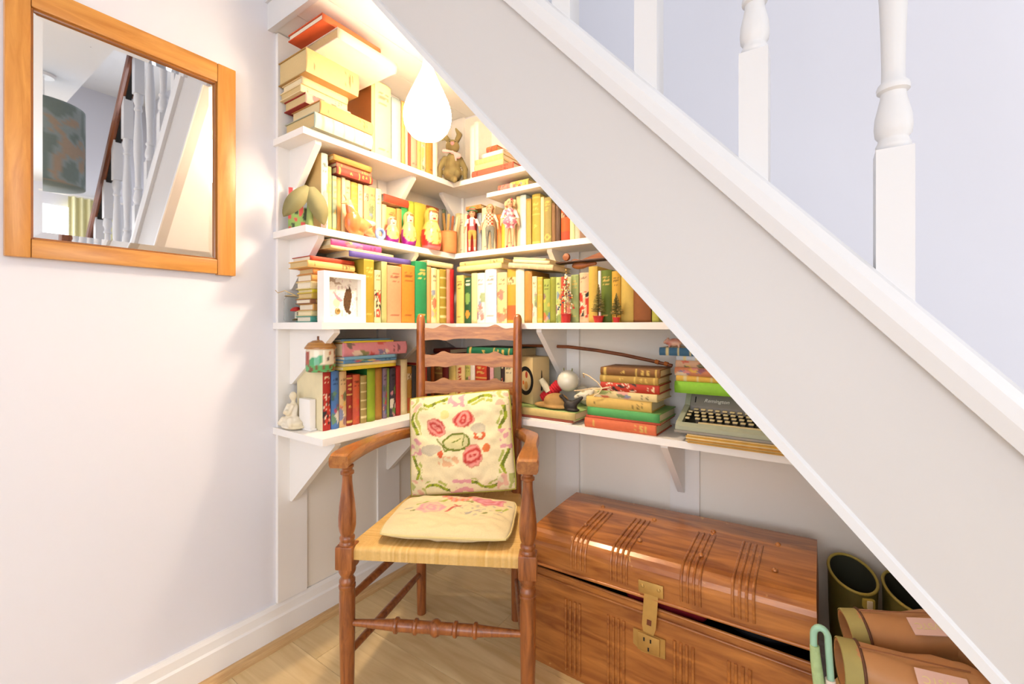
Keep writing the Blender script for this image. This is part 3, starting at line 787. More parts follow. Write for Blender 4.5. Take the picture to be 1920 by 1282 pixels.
for i in range(len(P2)-1):
    for q in range(n): fs.append((i*n+q, i*n+(q+1) % n, (i+1)*n+(q+1) % n, (i+1)*n+q))
mobj('shade', vs, fs, m, lp, False)
MB().lathe([(.017, .232), (.018, .236), (.016, .262), (.008, .27)], 16).build('lamp_holder', M['white'], lp, True)
MB().tube([(0, 0, .268), (0, 0, slope_low(LX)-LZ)], .003, 8).build('cord', M['white'], lp, True)
MB().ball((0, 0, .10), (.026, .026, .034)).build('bulb', glow('lit_bulb', 'fff0d0', 12), lp, True)
L = bpy.data.lights.new('bulb_light', 'POINT'); L.energy = 20; L.color = (1.0, 0.805, 0.60); L.shadow_soft_size = 0.03
lo = bpy.data.objects.new('bulb_light', L); col.objects.link(lo); lo.parent = lp; lo.location = (0, 0, .03)

# ------------------------------------------------------------------ ladder-back armchair with rush seat
ch = thing('ladder_back_armchair', 'brown turned ladder-back armchair with a woven rush seat', 'chair', (-0.973, 1.0875, 0), math.radians(28.9))
FU, FV, RU, RV = .25, -.235, .18, .213
legp = [(.0165, 0), (.0175, .02), (.0205, .20), (.0215, .33), (.0205, .350), (.0225, .353), (.0225, .360), (.0195, .363), (.0215, .368), (.0215, .374), (.017, .380), (.0165, .386), (.0215, .394), (.0235, .402), (.022, .412)]
upp = [(.021, .470), (.0215, .476), (.0185, .481), (.0205, .487), (.0205, .492), (.0165, .497), (.0205, .508), (.0235, .525), (.0235, .548), (.021, .580), (.0165, .615), (.0135, .645), (.0135, .662), (.0185, .666), (.0185, .672), (.0145, .676), (.0145, .681), (.0175, .684), (.0175, .689), (.013, .692), (.013, .702)]
for s in (-1, 1):
    mb = MB(); T4 = Matrix.Translation((s*FU, FV, 0))
    mb.lathe(legp, 22, T4); mb.box(-.0245, .0245, -.0245, .0245, .408, .472, T4, bev=.005); mb.lathe(upp, 22, T4)
    mb.build('front_leg', M['chair'], ch, True)
def post_v(z): return RV+max(0, z-.45)*0.015
for s in (-1, 1):
    pts = [(s*RU*(.985+.03*z), post_v(z), z) for z in [0, .12, .25, .4, .5, .6, .7, .8, .9, 1.0, 1.085, 1.10, 1.112, 1.118]]
    MB().tube(pts, [.0165, .018, .019, .019, .0185, .018, .018, .0175, .017, .0165, .016, .0155, .012, .005], 18).build('back_post', M['chair'], ch, True)
def slat(zc):
    n = 48; hw = RU*(.985+.03*zc)-.006; vs = []; fs = []
    for i in range(n+1):
        t = -1+2*i/n; u = t*hw; bow = .016*(1-t*t)
        def ogee(t): a_ = abs(t); return .010*math.exp(-((a_-.56)/.10)**2)-.004*math.exp(-((a_-.78)/.1)**2)+.004*(1-t*t)
        top = zc+.022+ogee(t); bot = zc-.026-(.006*math.exp(-((abs(t)-.5)/.12)**2))+.008*(1-t*t)
        for (dv, z_) in ((-.0045, top), (.0045, top), (.0045, bot), (-.0045, bot)): vs.append((u, post_v(zc)+bow+dv, z_))
    for i in range(n):
        for q in range(4): fs.append((i*4+q, i*4+(q+1) % 4, i*4+4+(q+1) % 4, i*4+4+q))
    fs.append((3, 2, 1, 0)); fs.append((n*4, n*4+1, n*4+2, n*4+3))
    MB().add(vs, fs).build('slat', M['chairh'], ch, True)
for zc in (1.045, .945, .845, .745, .640): slat(zc)
def rod(p0, p1, r0=.009, rm=.0125, name='stretcher', mat=None):
    p0, p1 = Vector(p0), Vector(p1)
    MB().tube([p0.lerp(p1, t/10) for t in range(11)], [r0+(rm-r0)*math.sin(PI*t/10) for t in range(11)], 14).build(name, mat or M['chair'], ch, True)
for s in (-1, 1):
    rod((s*FU, FV, .315), (s*RU, RV, .300)); rod((s*FU, FV, .165), (s*RU, RV, .150))
rod((-RU, RV, .25), (RU, RV, .25))
# turned front stretcher
fp = [(.0085, -.235), (.0105, -.19), (.0145, -.125), (.0155, -.116), (.0205, -.112), (.0205, -.106), (.0155, -.102), (.0155, -.062), (.0205, -.058), (.0205, -.052), (.0155, -.048), (.0155, -.014), (.019, -.010), (.0225, -.003), (.0225, .003), (.019, .010), (.0155, .014), (.0155, .048), (.0205, .052), (.0205, .058), (.0155, .062), (.0155, .102), (.0205, .106), (.0205, .112), (.0155, .116), (.0145, .125), (.0105, .19), (.0085, .235)]
MB().lathe(fp, 20, Matrix.Translation((0, FV, .255)) @ Matrix.Rotation(PI/2, 4, 'Y')).build('turned_stretcher', M['chair'], ch, True)
# arms: flat, shaped in plan
def arm(s):
    # plan outline along v (back to front): centre offset, half width, height
    st_ = [(.235, .186, .019, .682), (.20, .198, .022, .684), (.16, .218, .026, .687), (.11, .238, .027, .691), (.05, .246, .023, .697), (-.02, .248, .020, .703), (-.09, .249, .020, .709), (-.15, .250, .023, .713), (-.20, .252, .027, .715), (-.25, .252, .029, .716), (-.272, .252, .029, .714), (-.282, .252, .027, .710)]
    vs = []; fs = []; n = 0; N = 8
    P = []
    for i in range(len(st_)-1):
        for q in range(4):
            t = q/4; P.append([st_[i][j]+(st_[i+1][j]-st_[i][j])*t for j in range(4)])
    P.append(list(st_[-1]))
    for (v_, cu, hw, zz) in P:
        th = .016
        for (a_, b_) in ((-1, -.6), (-.85, -1), (.85, -1), (1, -.6), (1, .6), (.85, 1), (-.85, 1), (-1, .6)): vs.append((s*(cu+a_*hw), v_, zz+b_*th))
    for i in range(len(P)-1):
        for q in range(N): fs.append((i*N+q, i*N+(q+1) % N, (i+1)*N+(q+1) % N, (i+1)*N+q))
    fs.append(tuple(range(N))); fs.append(tuple((len(P)-1)*N+q for q in range(N)))
    MB().add(vs, fs).build('arm', M['chairv'], ch, True)
arm(-1); arm(1)
# rush seat: strands wrap over each rail and meet on the diagonals
NA = 250; vs = []; fs = []; cs = []; E_ = .13
sA, sB = lin('c99a48'), lin('e6c382')
def seat_pt(a, b):
    ca, cb = max(-1, min(1, a)), max(-1, min(1, b))
    t = (cb+1)/2; hw = .242+(.182-.242)*t; vv = -.236+.470*t
    over = max(abs(a)-1, abs(b)-1, 0)/E_
    u = ca*hw; z = .4665-.010*(1-abs(ca)**2)*(1-abs(cb)**2)
    if over > 0:
        ang = min(over*1.7, 1)*PI/2
        out_ = .010*math.sin(ang); z -= .010*(1-math.cos(ang))+max(0, over*1.7-1)*.032
        if abs(a) > 1 and abs(a) >= abs(b): u += math.copysign(out_, a)
        elif abs(b) > 1: vv += math.copysign(out_, b)
    da, db = (1-abs(ca))*hw, (1-abs(cb))*.235
    per = .0062; strand = (ca*hw)/per if db < da or abs(b) > 1 else (cb*.235)/per
    if abs(a) > 1 and abs(a) > abs(b): strand = (cb*.235)/per
    k = abs(math.sin(PI*strand)); z += .0013*k**.6 if over == 0 else 0
    if over > 0:
        push = .0013*k**.6
        if abs(a) >= abs(b): u += math.copysign(push, a)
        else: vv += math.copysign(push, b)
    h = noise.noise(Vector((math.floor(strand)*1.7, 3.3 if db < da else 9.1, 0)))*.5+.5
    return (u, vv, z), mixc(sA, sB, h)
for j in range(NA+1):
    for i in range(NA+1):
        p, c_ = seat_pt((-1+2*i/NA)*(1+E_), (-1+2*j/NA)*(1+E_)); vs.append(p); cs.append(c_)
for j in range(NA):
    for i in range(NA): fs.append((j*(NA+1)+i, j*(NA+1)+i+1, (j+1)*(NA+1)+i+1, (j+1)*(NA+1)+i))
tag(mobj('rush_seat', vs, fs, M['straw'], ch, True, colors=cs), 'straw coloured woven rush seat')
for (p0, p1) in (((-FU, FV, .448), (FU, FV, .448)), ((-FU, FV, .448), (-RU, RV, .448)), ((FU, FV, .448), (RU, RV, .448)), ((-RU, RV, .448), (RU, RV, .448))): rod(p0, p1, .0105, .0105, 'seat_rail', M['chairh'])

# ------------------------------------------------------------------ two needlework cushions
def rose(a, b, x, y, r, c1, c2, bg, seed=0.0):
    dx, dy = a-x, b-y; q = math.hypot(dx, dy)/r
    an = math.atan2(dy, dx); q *= 1+.10*math.sin(2*an+seed*2)+.14*noise.noise(Vector((3*math.cos(an), 3*math.sin(an), seed*3)))
    if q > 1: return None
    w_ = 0.5+0.5*math.sin(q*11+seed+1.9*math.sin(an*2+seed)+1.2*noise.noise(Vector((dx*9/r*.4, dy*9/r*.4, seed))))
    return mixc(c1, c2, w_) if q < .9 else mixc(c1, bg, .35)
def seg(a, b, x0, y0, x1, y1, wd):
    L2 = (x1-x0)**2+(y1-y0)**2; t = max(0, min(1, ((a-x0)*(x1-x0)+(b-y0)*(y1-y0))/L2))
    return math.hypot(a-x0-t*(x1-x0), b-y0-t*(y1-y0)) < wd*(1.0-.5*abs(t-.5))
RED, CRIM, PINK, SALM, ORG, LEAF, OLIV, GREY, YEL = [lin(c) for c in ('b8322c', '8e2430', 'd8949c', 'e2988a', 'd87844', '9aa62c', '6f7a2a', '9a948c', 'd8c048')]
BG1, BG2 = lin('e6d8ae'), lin('dac99a')
def paint_back(a, b):
    j1 = .03*noise.noise(Vector((a*6, b*6, 1))); j2 = .03*noise.noise(Vector((a*6, b*6, 7))); a += j1; b += j2
    for (x, y, r_, c1, c2, s_) in ((-.41, .31, .19, RED, SALM, 0), (.10, .43, .185, RED, SALM, 2), (.25, -.28, .20, RED, SALM, 4)):
        c = rose(a, b, x, y, r_, c1, c2, BG1, s_)
        if c: return c
    q = math.hypot((a+.04)*.8, b*1.15)
    if .17 < q < .20 or seg(a, b, -.38, .08, -.25, -.14, .018) or seg(a, b, -.25, -.14, .12, -.16, .016) or seg(a, b, -.1, .0, .03, .05, .012) or seg(a, b, .06, -.08, .1, .1, .012): return OLIV
    if q < .17: return mixc(BG1, LEAF, .35)
    if math.hypot((a+.52)*.8, (b+.11)*1.4) < .15: return mixc(BG1, GREY, .6-.3*(a+.5))
    if math.hypot((a-.38)*.9, (b-.24)*1.2) < .12: return mixc(BG1, GREY, .55)
    if math.hypot(a-.38, (b-.10)*1.4) < .12 and noise.noise(Vector((a*14, b*14, 2))) > -.15: return mixc(ORG, RED, .4)
    if math.hypot((a-.5)*1.6, b+.15) < .09: return ORG
    if math.hypot((a+.33)*1.6, b+.20) < .08: return mixc(ORG, RED, .5)
    if math.hypot((a+.2)*.7, (b+.35)*1.3) < .14 and noise.noise(Vector((a*11, b*11, 5))) > -.1: return mixc(BG1, ORG, .5)
    if math.hypot(a+.24, b-.55) < .09: return mixc(BG1, YEL, .5)
    # border garlands
    m_ = max(abs(a), abs(b)); ed = m_ > .70
    if ed:
        s_ = a if abs(b) > abs(a) else b; d_ = m_-.84+.07*math.sin(s_*9)
        if abs(s_) < .20:
            if noise.noise(Vector((a*9, b*9, 11))) > .02: return mixc(BG1, PINK, .9)
        elif abs(s_) < .66:
            if abs(d_) < .035: return LEAF if noise.noise(Vector((a*8, b*8, 4))) > -.1 else OLIV
            if abs(d_+.09) < .03 and noise.noise(Vector((a*7, b*7, 14))) > .0: return mixc(BG1, LEAF, .8)
        else:
            nn = noise.noise(Vector((a*8, b*8, 21)))
            if nn > .12: return mixc(BG1, SALM, .65)
            if nn < -.3: return mixc(BG1, LEAF, .7)
    return BG1
def paint_seat(a, b):
    j1 = .04*noise.noise(Vector((a*7, b*7, 1))); a2, b2 = a+j1, b+j1
    for (x, y, r_, c1, c2, s_) in ((-.36, .10, .25, PINK, mixc(BG2, PINK, .4), 1), (.52, .52, .27, mixc(PINK, RED, .55), PINK, 3)):
        c = rose(a2, b2, x, y, r_, c1, c2, BG2, s_)
        if c: return c
    for (x, y) in ((-.12, .62), (.05, .75), (.12, .48), (-.02, .50), (-.22, .75), (.2, .68)):
        if rose(a2, b2, x, y, .085, ORG, SALM, BG2, x*9): return mixc(ORG, SALM, .5+.5*math.sin(a*60))
    for (x0, y0, x1, y1, c) in ((.22, .36, .32, .60, LEAF), (.12, .38, .24, .32, OLIV), (-.62, .22, -.48, .42, LEAF), (-.78, .02, -.70, .12, GREY), (-.66, -.06, -.56, -.05, OLIV), (-.1, -.12, .0, .12, RED), (.0, .05, .1, .2, RED), (-.02, .25, .08, .1, RED), (-.32, .45, -.18, .55, LEAF),
                            (.22, -.16, .3, -.06, GREY), (.34, -.02, .42, .02, GREY), (.48, -.14, .52, -.08, OLIV), (.78, .12, .86, .26, LEAF), (.68, .08, .74, .16, LEAF), (.86, .42, .92, .46, GREY)):
        if seg(a2, b2, x0, y0, x1, y1, .03): return mixc(c, BG2, .15)
    if math.hypot((a-.42)*.7, b-.05) < .28 and noise.noise(Vector((a*15, b*15, 3))) > .22: return mixc(BG2, GREY, .6)
    return BG2
def cushion(name, label, W_, H_, T_, paint, loc, rot, corner, sag=0.0, seedv=0.0, edge=None):
    root = thing(name, label, 'cushion', loc, rot=rot, group=None)
    N = 110
    def outline(a, b):           # soft corners
        k = 1-corner*(abs(a)**3)*(abs(b)**3)
        pin = 1-.045*(1-abs(b)**2)*abs(a)**4; pin2 = 1-.045*(1-abs(a)**2)*abs(b)**4
        return a*W_/2*k*pin, b*H_/2*k*pin2
    for side, nm in ((1, 'front_panel'), (-1, 'back_panel')):
        vs = []; fs = []; cs = []; n = N if side > 0 else 40
        for j in range(n+1):
            for i in range(n+1):
                a, b = -1+2*i/n, -1+2*j/n; x, y = outline(a, b)
                d_ = ((1-abs(a)**2.4)*(1-abs(b)**2.4))
                hgt = T_/2*max(0, d_)**.42
                wr = .010*noise.noise(Vector((a*2.2+seedv, b*2.2, side)))+.004*noise.noise(Vector((a*6+seedv, b*6, side*2)))
                hgt += wr*min(1, d_*3)
                vs.append((x, y, side*hgt)); cs.append(paint(a, b) if side > 0 else BG1)
        for j in range(n):
            for i in range(n): fs.append((j*(n+1)+i, j*(n+1)+i+1, (j+1)*(n+1)+i+1, (j+1)*(n+1)+i) if side > 0 else (j*(n+1)+i, (j+1)*(n+1)+i, (j+1)*(n+1)+i+1, j*(n+1)+i+1))
        mobj(nm, vs, fs, M['fabric'], root, True, colors=cs)
    pts = []
    for (a0, b0, a1, b1) in ((-1, -1, 1, -1), (1, -1, 1, 1), (1, 1, -1, 1), (-1, 1, -1, -1)):
        for k in range(16): t = k/16; x, y = outline(a0+(a1-a0)*t, b0+(b1-b0)*t); pts.append((x, y, 0))
    MB().tube(pts, .0032, 8, closed=True).build('piping', edge, root, True)
    return root
M['piping'] = plain('olive_piping', 'a8a042', 0.8); M['piping2'] = plain('cream_piping', 'd6c488', 0.85)
chm = Matrix.Translation(ch.location) @ Matrix.Rotation(math.radians(28.9), 4, 'Z')
def at_chair(u, v_, z_): return chm @ Vector((u, v_, z_))
cushion('seat_cushion', 'flat cream needlework cushion with pink roses lying on the rush seat', .39, .285, .05, paint_seat, at_chair(.012, -.083, .492), (0, 0, math.radians(28.9)), .10, 0, 3.0, M['piping2'])
cushion('scatter_cushion', 'square cream cushion with red roses and green piping leaning on the chair back', .378, .348, .085, paint_back, at_chair(-.006, .118, .668), Euler((math.radians(75), math.radians(-6), math.radians(28.9)), 'XYZ'), .05, 0, 0.0, M['piping'])
# ------------------------------------------------------------------ painted lathe (nesting dolls, pots)
def plathe(name, prof, fn, parent, mat, n=32, loc=None, rot=None, fine=4):
    P = []
    for i in range(len(prof)-1):
        for t in range(fine): q = t/fine; P.append((prof[i][0]+(prof[i+1][0]-prof[i][0])*q, prof[i][1]+(prof[i+1][1]-prof[i][1])*q))
    P.append(prof[-1]); vs = []; fs = []; cs = []
    for (r_, z_) in P:
        for k in range(n): a = 2*PI*k/n; vs.append((r_*math.cos(a), r_*math.sin(a), z_)); cs.append(fn(a, z_))
    for i in range(len(P)-1):
        for k in range(n): fs.append((i*n+k, i*n+(k+1) % n, (i+1)*n+(k+1) % n, (i+1)*n+k))
    fs.append(tuple(range(n-1, -1, -1))); fs.append(tuple((len(P)-1)*n+k for k in range(n)))
    return mobj(name, vs, fs, mat, parent, True, loc, rot, cs)
def angd(a, b): return abs((a-b+PI) % (2*PI)-PI)

# nesting dolls on the second shelf, faces turned towards the room
def nesting(label, y, x, h, rmax, c_low, c_scarf, face=-0.35, pedestal=None):
    root = thing('nesting_doll', label, 'doll', (x, y, SH[2]+.0003), 0, 'wooden nesting dolls')
    prof = [(.80, 0), (.86, .02), (.97, .16), (1.0, .30), (.93, .44), (.74, .56), (.63, .62), (.64, .70), (.69, .78), (.64, .88), (.46, .95), (.22, .99), (.02, 1.0)]
    prof = [(r_*rmax, z_*h) for r_, z_ in prof]
    lo_, sc_, ap, fa, ink = lin(c_low), lin(c_scarf), lin('e8c070'), lin('ecc8a0'), lin('5a3420')
    def fn(a, z_):
        q = z_/h; d_ = angd(a, face)
        if pedestal and q < .07: return lin(pedestal)
        if q > .62:
            if d_ < .85 and .66 < q < .90:
                if abs(d_-.30) < .09 and abs(q-.785) < .012: return lin('8a5c40')
                if d_ < .2 and abs(q-.71) < .013: return lin('c03028')
                if q > .85 or d_ > .7: return lin('8a5a28')
                return fa
            return sc_
        if d_ < .95+.5*q and q > .10+.12*(d_)**2:
            f_ = noise.noise(Vector((a*5, q*11, h*50)))
            if math.hypot((a-face-.25)*.5, q-.32) < .10 and f_ > -.2: return lin('d89a4a')
            if f_ > .33: return lin('b88a30')
            return ap
        return lo_ if q < .46 else sc_
    plathe('painted_body', prof, fn, root, M['glaze'], 40)
    return root
nesting('smallest nesting doll with purple base and red scarf', 1.151, -1.352, .101, .027, '8a1a7c', 'd8988c')
nesting('middle nesting doll with purple base and cream scarf', 1.236, -1.353, .138, .031, '8a1a7c', 'e6b878')
nesting('largest nesting doll with red dress on a pink foot', 1.352, -1.343, .178, .044, 'c83230', 'e0a850', -.3, 'd86a6a')

# terracotta pot of sticks
pr = thing('pencil_pot', 'terracotta coloured pot holding wooden sticks beside the largest nesting doll', 'pot', (-1.347, 1.46, SH[2]+.0003))
plathe('pot', [(.034, 0), (.037, .004), (.038, .085), (.038, .094), (.033, .094), (.032, .01)], lambda a, z_: lin('d28a52') if z_ < .088 else lin('bd7440'), pr, M['matte'], 28)
for (dx, dy, lx, ly, h_, hexc) in ((-.012, .004, -.01, -.012, .165, 'a8824a'), (.004, -.014, .012, .0, .155, 'c8a060'), (.012, .012, .02, .014, .150, 'e0c8a0'), (-.004, .016, .0, .02, .16, 'b06a40')):
    MB().box(-.006, .006, -.0015, .0015, 0, h_, Matrix.Translation((dx, dy, .014)) @ Matrix.Rotation(math.atan2(lx, h_), 4, 'Y') @ Matrix.Rotation(-math.atan2(ly, h_), 4, 'X')).build('stick', cover_mat(hexc), pr)

# pottery bird
def duck_paint(co):
    y, z_ = co.y, co.z
    if z_ > .098 and y < -.035: return lin('dcb078')
    if co.z > .060-.55*(y+.02) + .02: return mixc(lin('e6d8b8'), lin('b8bca0'), max(0, min(1, (y-.0)*12)))
    return mixc(lin('cf6a34'), lin('d8905c'), max(0, min(1, .5+8*y)))
db = fuse('pottery_bird', [('b', (0, -.028, .045), (.024, .030, .043)), ('b', (0, .002, .038), (.023, .032, .030)), ('c', (0, -.034, .07), (0, -.046, .112), .017, .012), ('c', (0, -.044, .112), (0, -.075, .102), .009, .003),
      ('c', (0, -.05, .118), (0, -.064, .132), .006, .003), ('c', (0, .015, .045), (0, .058, .055), .020, .010), ('c', (0, .03, .022), (0, .052, .016), .014, .010), ('b', (0, -.012, .008), (.016, .03, .010))], M['glaze'], None, .0026, duck_paint, (-1.352, 1.005, SH[2]+.001))
tag(db, 'orange and cream pottery bird standing before the second shelf books', 'ornament')
mb = MB(); n = 28
for k in range(n): pass
o = MB().tube([(0, .017*math.cos(2*PI*k/28), .024+.017*math.sin(2*PI*k/28)) for k in range(28)], .0065, 12, closed=True).build('ceramic_ring', plain('blue_glaze', '7f97c8', .2, coat=.4, var=.25, scale=60), None, True, (-1.350, 1.094, SH[2]+.0005))
tag(o, 'blue and white ceramic ring upright behind the pottery bird tail', 'ring')

# felt leaf ornament with a picture card behind it
lf = thing('leaf_ornament', 'olive felt ornament of two drooping leaves at the second shelf end', 'ornament', (-1.40, .845, SH[2]+.0005), math.radians(58))
def leaf(side):
    L_, W_, n = .128, .029, 16; vs = []; fs = []; cs = []
    R4 = Matrix.Translation((side*.004, -.012, .140)) @ Matrix.Rotation(-side*math.radians(27 if side < 0 else 10), 4, 'Y')
    for i in range(n+1):
        t = i/n; wd = W_*math.sin(PI*min(1, t*.93+.07))**.75*(1.0 if side > 0 else .92)+.0006
        for j in range(-4, 5):
            s_ = j/4; vs.append(R4 @ Vector((s_*wd+side*.018*t, -.010*math.sin(PI*t)-.012*(1-s_*s_)*math.sin(PI*t)-.004, -t*L_)))
            cs.append(mixc(lin('9c9468'), lin('746a40'), t*.5+.4*abs(s_)))
    N = len(vs)
    vs += [v_+Vector((0, .005, 0)) for v_ in vs]; cs += cs
    for i in range(n):
        for j in range(8): q = (i*9+j, i*9+j+1, (i+1)*9+j+1, (i+1)*9+j); fs.append(q); fs.append(tuple(N+k for k in reversed(q)))
    mobj('leaf', vs, fs, M['matte'], lf, True, colors=cs)
leaf(-1); leaf(1)
MB().tube([(0, -.008, 0), (0, -.010, .05), (0, -.012, .13)], [.012, .010, .006], 12).build('stem', plain('green_felt', '8a9a58', .9), lf, True)
MB().box(-.018, .018, -.026, .010, 0, .006, bev=.002).build('foot', plain('red_foot', 'a83830', .7), lf, True)
cd = thing('picture_card', 'blue and red picture card propped behind the felt leaf ornament', 'card', (-1.455, .838, SH[2]+.0005), math.radians(62))
vs = []; fs = []; cs = []; n = 24
for side in (0, 1):
    for j in range(n+1):
        for i in range(n+1):
            u_, w_ = i/n, j/n; vs.append((-.032+.064*u_, -.001+.002*side+.02*w_, .152*w_))
            q = noise.noise(Vector((u_*4, w_*4, 5)))
            cs.append(lin('b8c4d0') if w_ > .55 and q < .16 else lin('b84a4c') if q > .1 else lin('2c3a2a') if q < -.18 else lin('7a9a58'))
W = n+1; K = W*W
for j in range(n):
    for i in range(n): q = (j*W+i, j*W+i+1, (j+1)*W+i+1, (j+1)*W+i); fs.append(q); fs.append(tuple(K+k for k in reversed(q)))
mobj('printed_card', vs, fs, M['spine'], cd, True, colors=cs)

# three little costume dolls in front of the back books
SKIN = lin('dca07c')
def doll(label, x, h, rotd, hair, outfit, hat=None):
    root = thing('costume_doll', label, 'doll', (x, 1.503, SH[2]+.0005), math.radians(rotd), 'costume dolls on the second shelf')
    def P(*a): return tuple(v_*h for v_ in a)
    sh_ = []
    for s in (-1, 1):
        sh_ += [('c', P(s*.060, 0, .27), P(s*.055, 0, .47), .037*h, .050*h), ('c', P(s*.062, 0, .04), P(s*.060, 0, .27), .027*h, .035*h), ('c', P(s*.062, .0, .022), P(s*.066, -.05, .020), .024*h, .020*h),
                ('c', P(s*.105, 0, .745), P(s*.165, 0, .60), .034*h, .030*h), ('c', P(s*.165, 0, .60), P(s*.180, -.03, .475), .027*h, .020*h), ('b', P(s*.182, -.034, .455), P(.022, .02, .028))]
    sh_ += [('c', P(0, 0, .49), P(0, 0, .60), .078*h, .072*h), ('c', P(0, 0, .60), P(0, 0, .735), .074*h, .080*h), ('c', P(0, 0, .78), P(0, 0, .84), .032*h, .032*h), ('b', P(0, -.004, .895), P(.070, .072, .085)), ('b', P(0, -.074, .885), P(.012, .014, .012))]
    if outfit == 'dress': sh_ += [('b', P(0, 0, .52), P(.150, .125, .085)), ('b', P(0, 0, .58), P(.115, .10, .08))]
    def paint(co):
        q = co.z/h; ax_ = abs(co.x)/h; fr = co.y/h
        if q > .80:
            if fr < -.045:
                if abs(ax_-.030) < .011 and abs(q-.905) < .010: return lin('2e2218')
                if ax_ < .02 and abs(q-.852) < .008: return lin('b84038')
            return SKIN
        if ax_ > .135 and q < .60: return SKIN
        if outfit == 'shorts':
            if q < .045: return lin('b83c34')
            if q < .13: return lin('ece0c4')
            if q < .30: return SKIN
            if q < .50: return lin('c09a4c')
            if ax_ < .085 and q < .75 and (ax_ > .04 or fr > 0 or q < .60): return lin('d0636a')
            return lin('efe8d8')
        if outfit == 'trousers':
            if q < .045: return lin('d8a890')
            if q < .52: return lin('76766a')
            if ax_ < .10: return lin('c04830') if (int(q*26)+int((co.x/h+1)*26)) % 2 else lin('e8d8b4')
            return lin('ded2b8')
        if q < .40: return lin('c83c50') if q < .045 else SKIN
        if ax_ > .11 and q > .60: return lin('efe0dc')
        return lin('d8788c') if noise.noise(co*90) > -.05 else lin('efd2d0')
    fuse('body', sh_, M['matte'], root, .0030*h/.19, paint)
    hc = lin(hair); rng = random.Random(label)
    hs = [('b', P(0, .022, .915), P(.080, .072, .088))]
    for k in range(16):
        a = rng.uniform(0, 2*PI); hs.append(('b', P(.066*math.cos(a), .02+.05*abs(math.sin(a)), .90+.06*rng.uniform(-1, 1)), P(.03, .03, .035)))
    if outfit == 'dress': hs += [('b', P(s*.088, .0, .88), P(.032, .032, .06)) for s in (-1, 1)]
    fuse('hair', hs, M['matte'], root, .0030, lambda co: mixc(hc, tuple(c*.6 for c in hc), .5+.5*noise.noise(co*160)))
    if hat:
        plathe('hat', [(.125*h, 0), (.125*h, .012*h), (.085*h, .018*h), (.078*h, .07*h), (.05*h, .10*h), (.01*h, .105*h)], lambda a, z_: lin('58865a') if z_ < .03*h else lin('c04a4c') if z_ < .055*h else lin('6a9464'), root, M['matte'], 24, (0, .012*h, .945*h))
    if outfit == 'dress':
        MB().ball((0, 0, 0), (.020*h, .010*h, .022*h)).build('hair_bow', plain('crimson_bow', 'c02a48', .7), root, True, P(.035, -.07, .96))
    return root
doll('costume doll in green hat, red waistcoat and tan shorts', -1.247, .190, 28, 'b07a44', 'shorts', True)
doll('blond costume doll in red checked top and grey trousers', -1.150, .198, 24, 'dcae74', 'trousers')
doll('costume doll in pink and white dress with fair bunches', -1.047, .204, 34, 'e6bc8c', 'dress')

# seated cloth rabbit in the top corner
rb = thing('cloth_rabbit', 'brown cloth rabbit with a pink bow sitting in the top shelf corner', 'toy rabbit', (-1.338, 1.478, SH[1]+.0005), math.radians(40))
brown = lin('86784c')
def rpaint(co):
    if co.z > .135 and co.y < -.012:
        if math.hypot(co.x, co.z-.162) < .008: return lin('d87a84')
        for s in (-1, 1):
            if math.hypot(co.x-s*.012, co.z-.172) < .0035: return lin('2a2018')
    return mixc(brown, lin('6a5c36'), .5+.7*noise.noise(co*40))
shp = [('b', (0, 0, .042), (.042, .034, .042)), ('c', (0, 0, .05), (0, 0, .105), .036, .028), ('b', (0, -.004, .158), (.031, .030, .030)), ('c', (0, 0, .115), (0, 0, .14), .016, .016)]
for s in (-1, 1):
    shp += [('c', (s*.034, 0, .105), (s*.056, -.006, .06), .013, .012), ('c', (s*.056, -.006, .06), (s*.055, -.012, .018), .012, .011)]
shp += [('c', (-.018, -.026, .018), (.006, -.070, -.004), .015, .013), ('c', (.018, -.026, .022), (.020, -.068, .014), .015, .013), ('b', (.010, -.076, -.010), (.014, .012, .014)), ('b', (.022, -.072, .018), (.014, .012, .014))]
shp += [('c', (.016, .004, .182), (.030, .006, .215), .011, .013), ('c', (.030, .006, .215), (.014, .002, .240), .012, .005), ('c', (-.014, .004, .182), (-.032, .006, .205), .010, .012), ('c', (-.032, .006, .205), (-.044, .0, .190), .011, .006)]
fuse('body', shp, M['matte'], rb, .0032, rpaint)
fuse('bow', [('b', (0, -.034, .122), (.008, .008, .008)), ('c', (.004, -.034, .122), (.026, -.032, .108), .005, .012), ('c', (-.004, -.034, .124), (-.036, -.026, .130), .005, .009), ('c', (.012, -.034, .112), (.016, -.034, .088), .006, .004)], M['matte'], rb, .0026, lambda co: lin('e2a8a4'))

# ------------------------------------------------------------------ third shelf: jar, box frame, little trees, carved bird
gm, nt, b = new_mat('clear_glass'); b.inputs['Transmission Weight'].default_value = 1; b.inputs['Roughness'].default_value = 0.02; b.inputs['IOR'].default_value = 1.03; b.inputs['Base Color'].default_value = (.97, .99, .98, 1)
jr = thing('glass_jar', 'clear glass jar with wire clasp holding a red toadstool', 'jar', (-1.470, .838, SH[3]+.0005))
MB().lathe([(.034, 0), (.038, .003), (.039, .010), (.039, .070), (.036, .080), (.033, .084), (.033, .094), (.0355, .096), (.0355, .099), (.031, .099), (.031, .083), (.0345, .078), (.037, .069), (.037, .011), (.035, .006)], 32).build('glass', gm, jr, True)
MB().tube([(.035*math.cos(a), .035*math.sin(a), .089) for a in [2*PI*k/24 for k in range(24)]], .0012, 6, closed=True).build('wire', M['brass'], jr, True)
MB().tube([(.03, -.02, .09), (.01, -.045, .105), (-.015, -.055, .098), (-.04, -.05, .108)], .0012, 6).build('clasp', M['brass'], jr, True)
ts = thing('toadstool', 'tiny red capped toadstool inside the glass jar', 'ornament', (-1.468, .838, SH[3]+.0075))
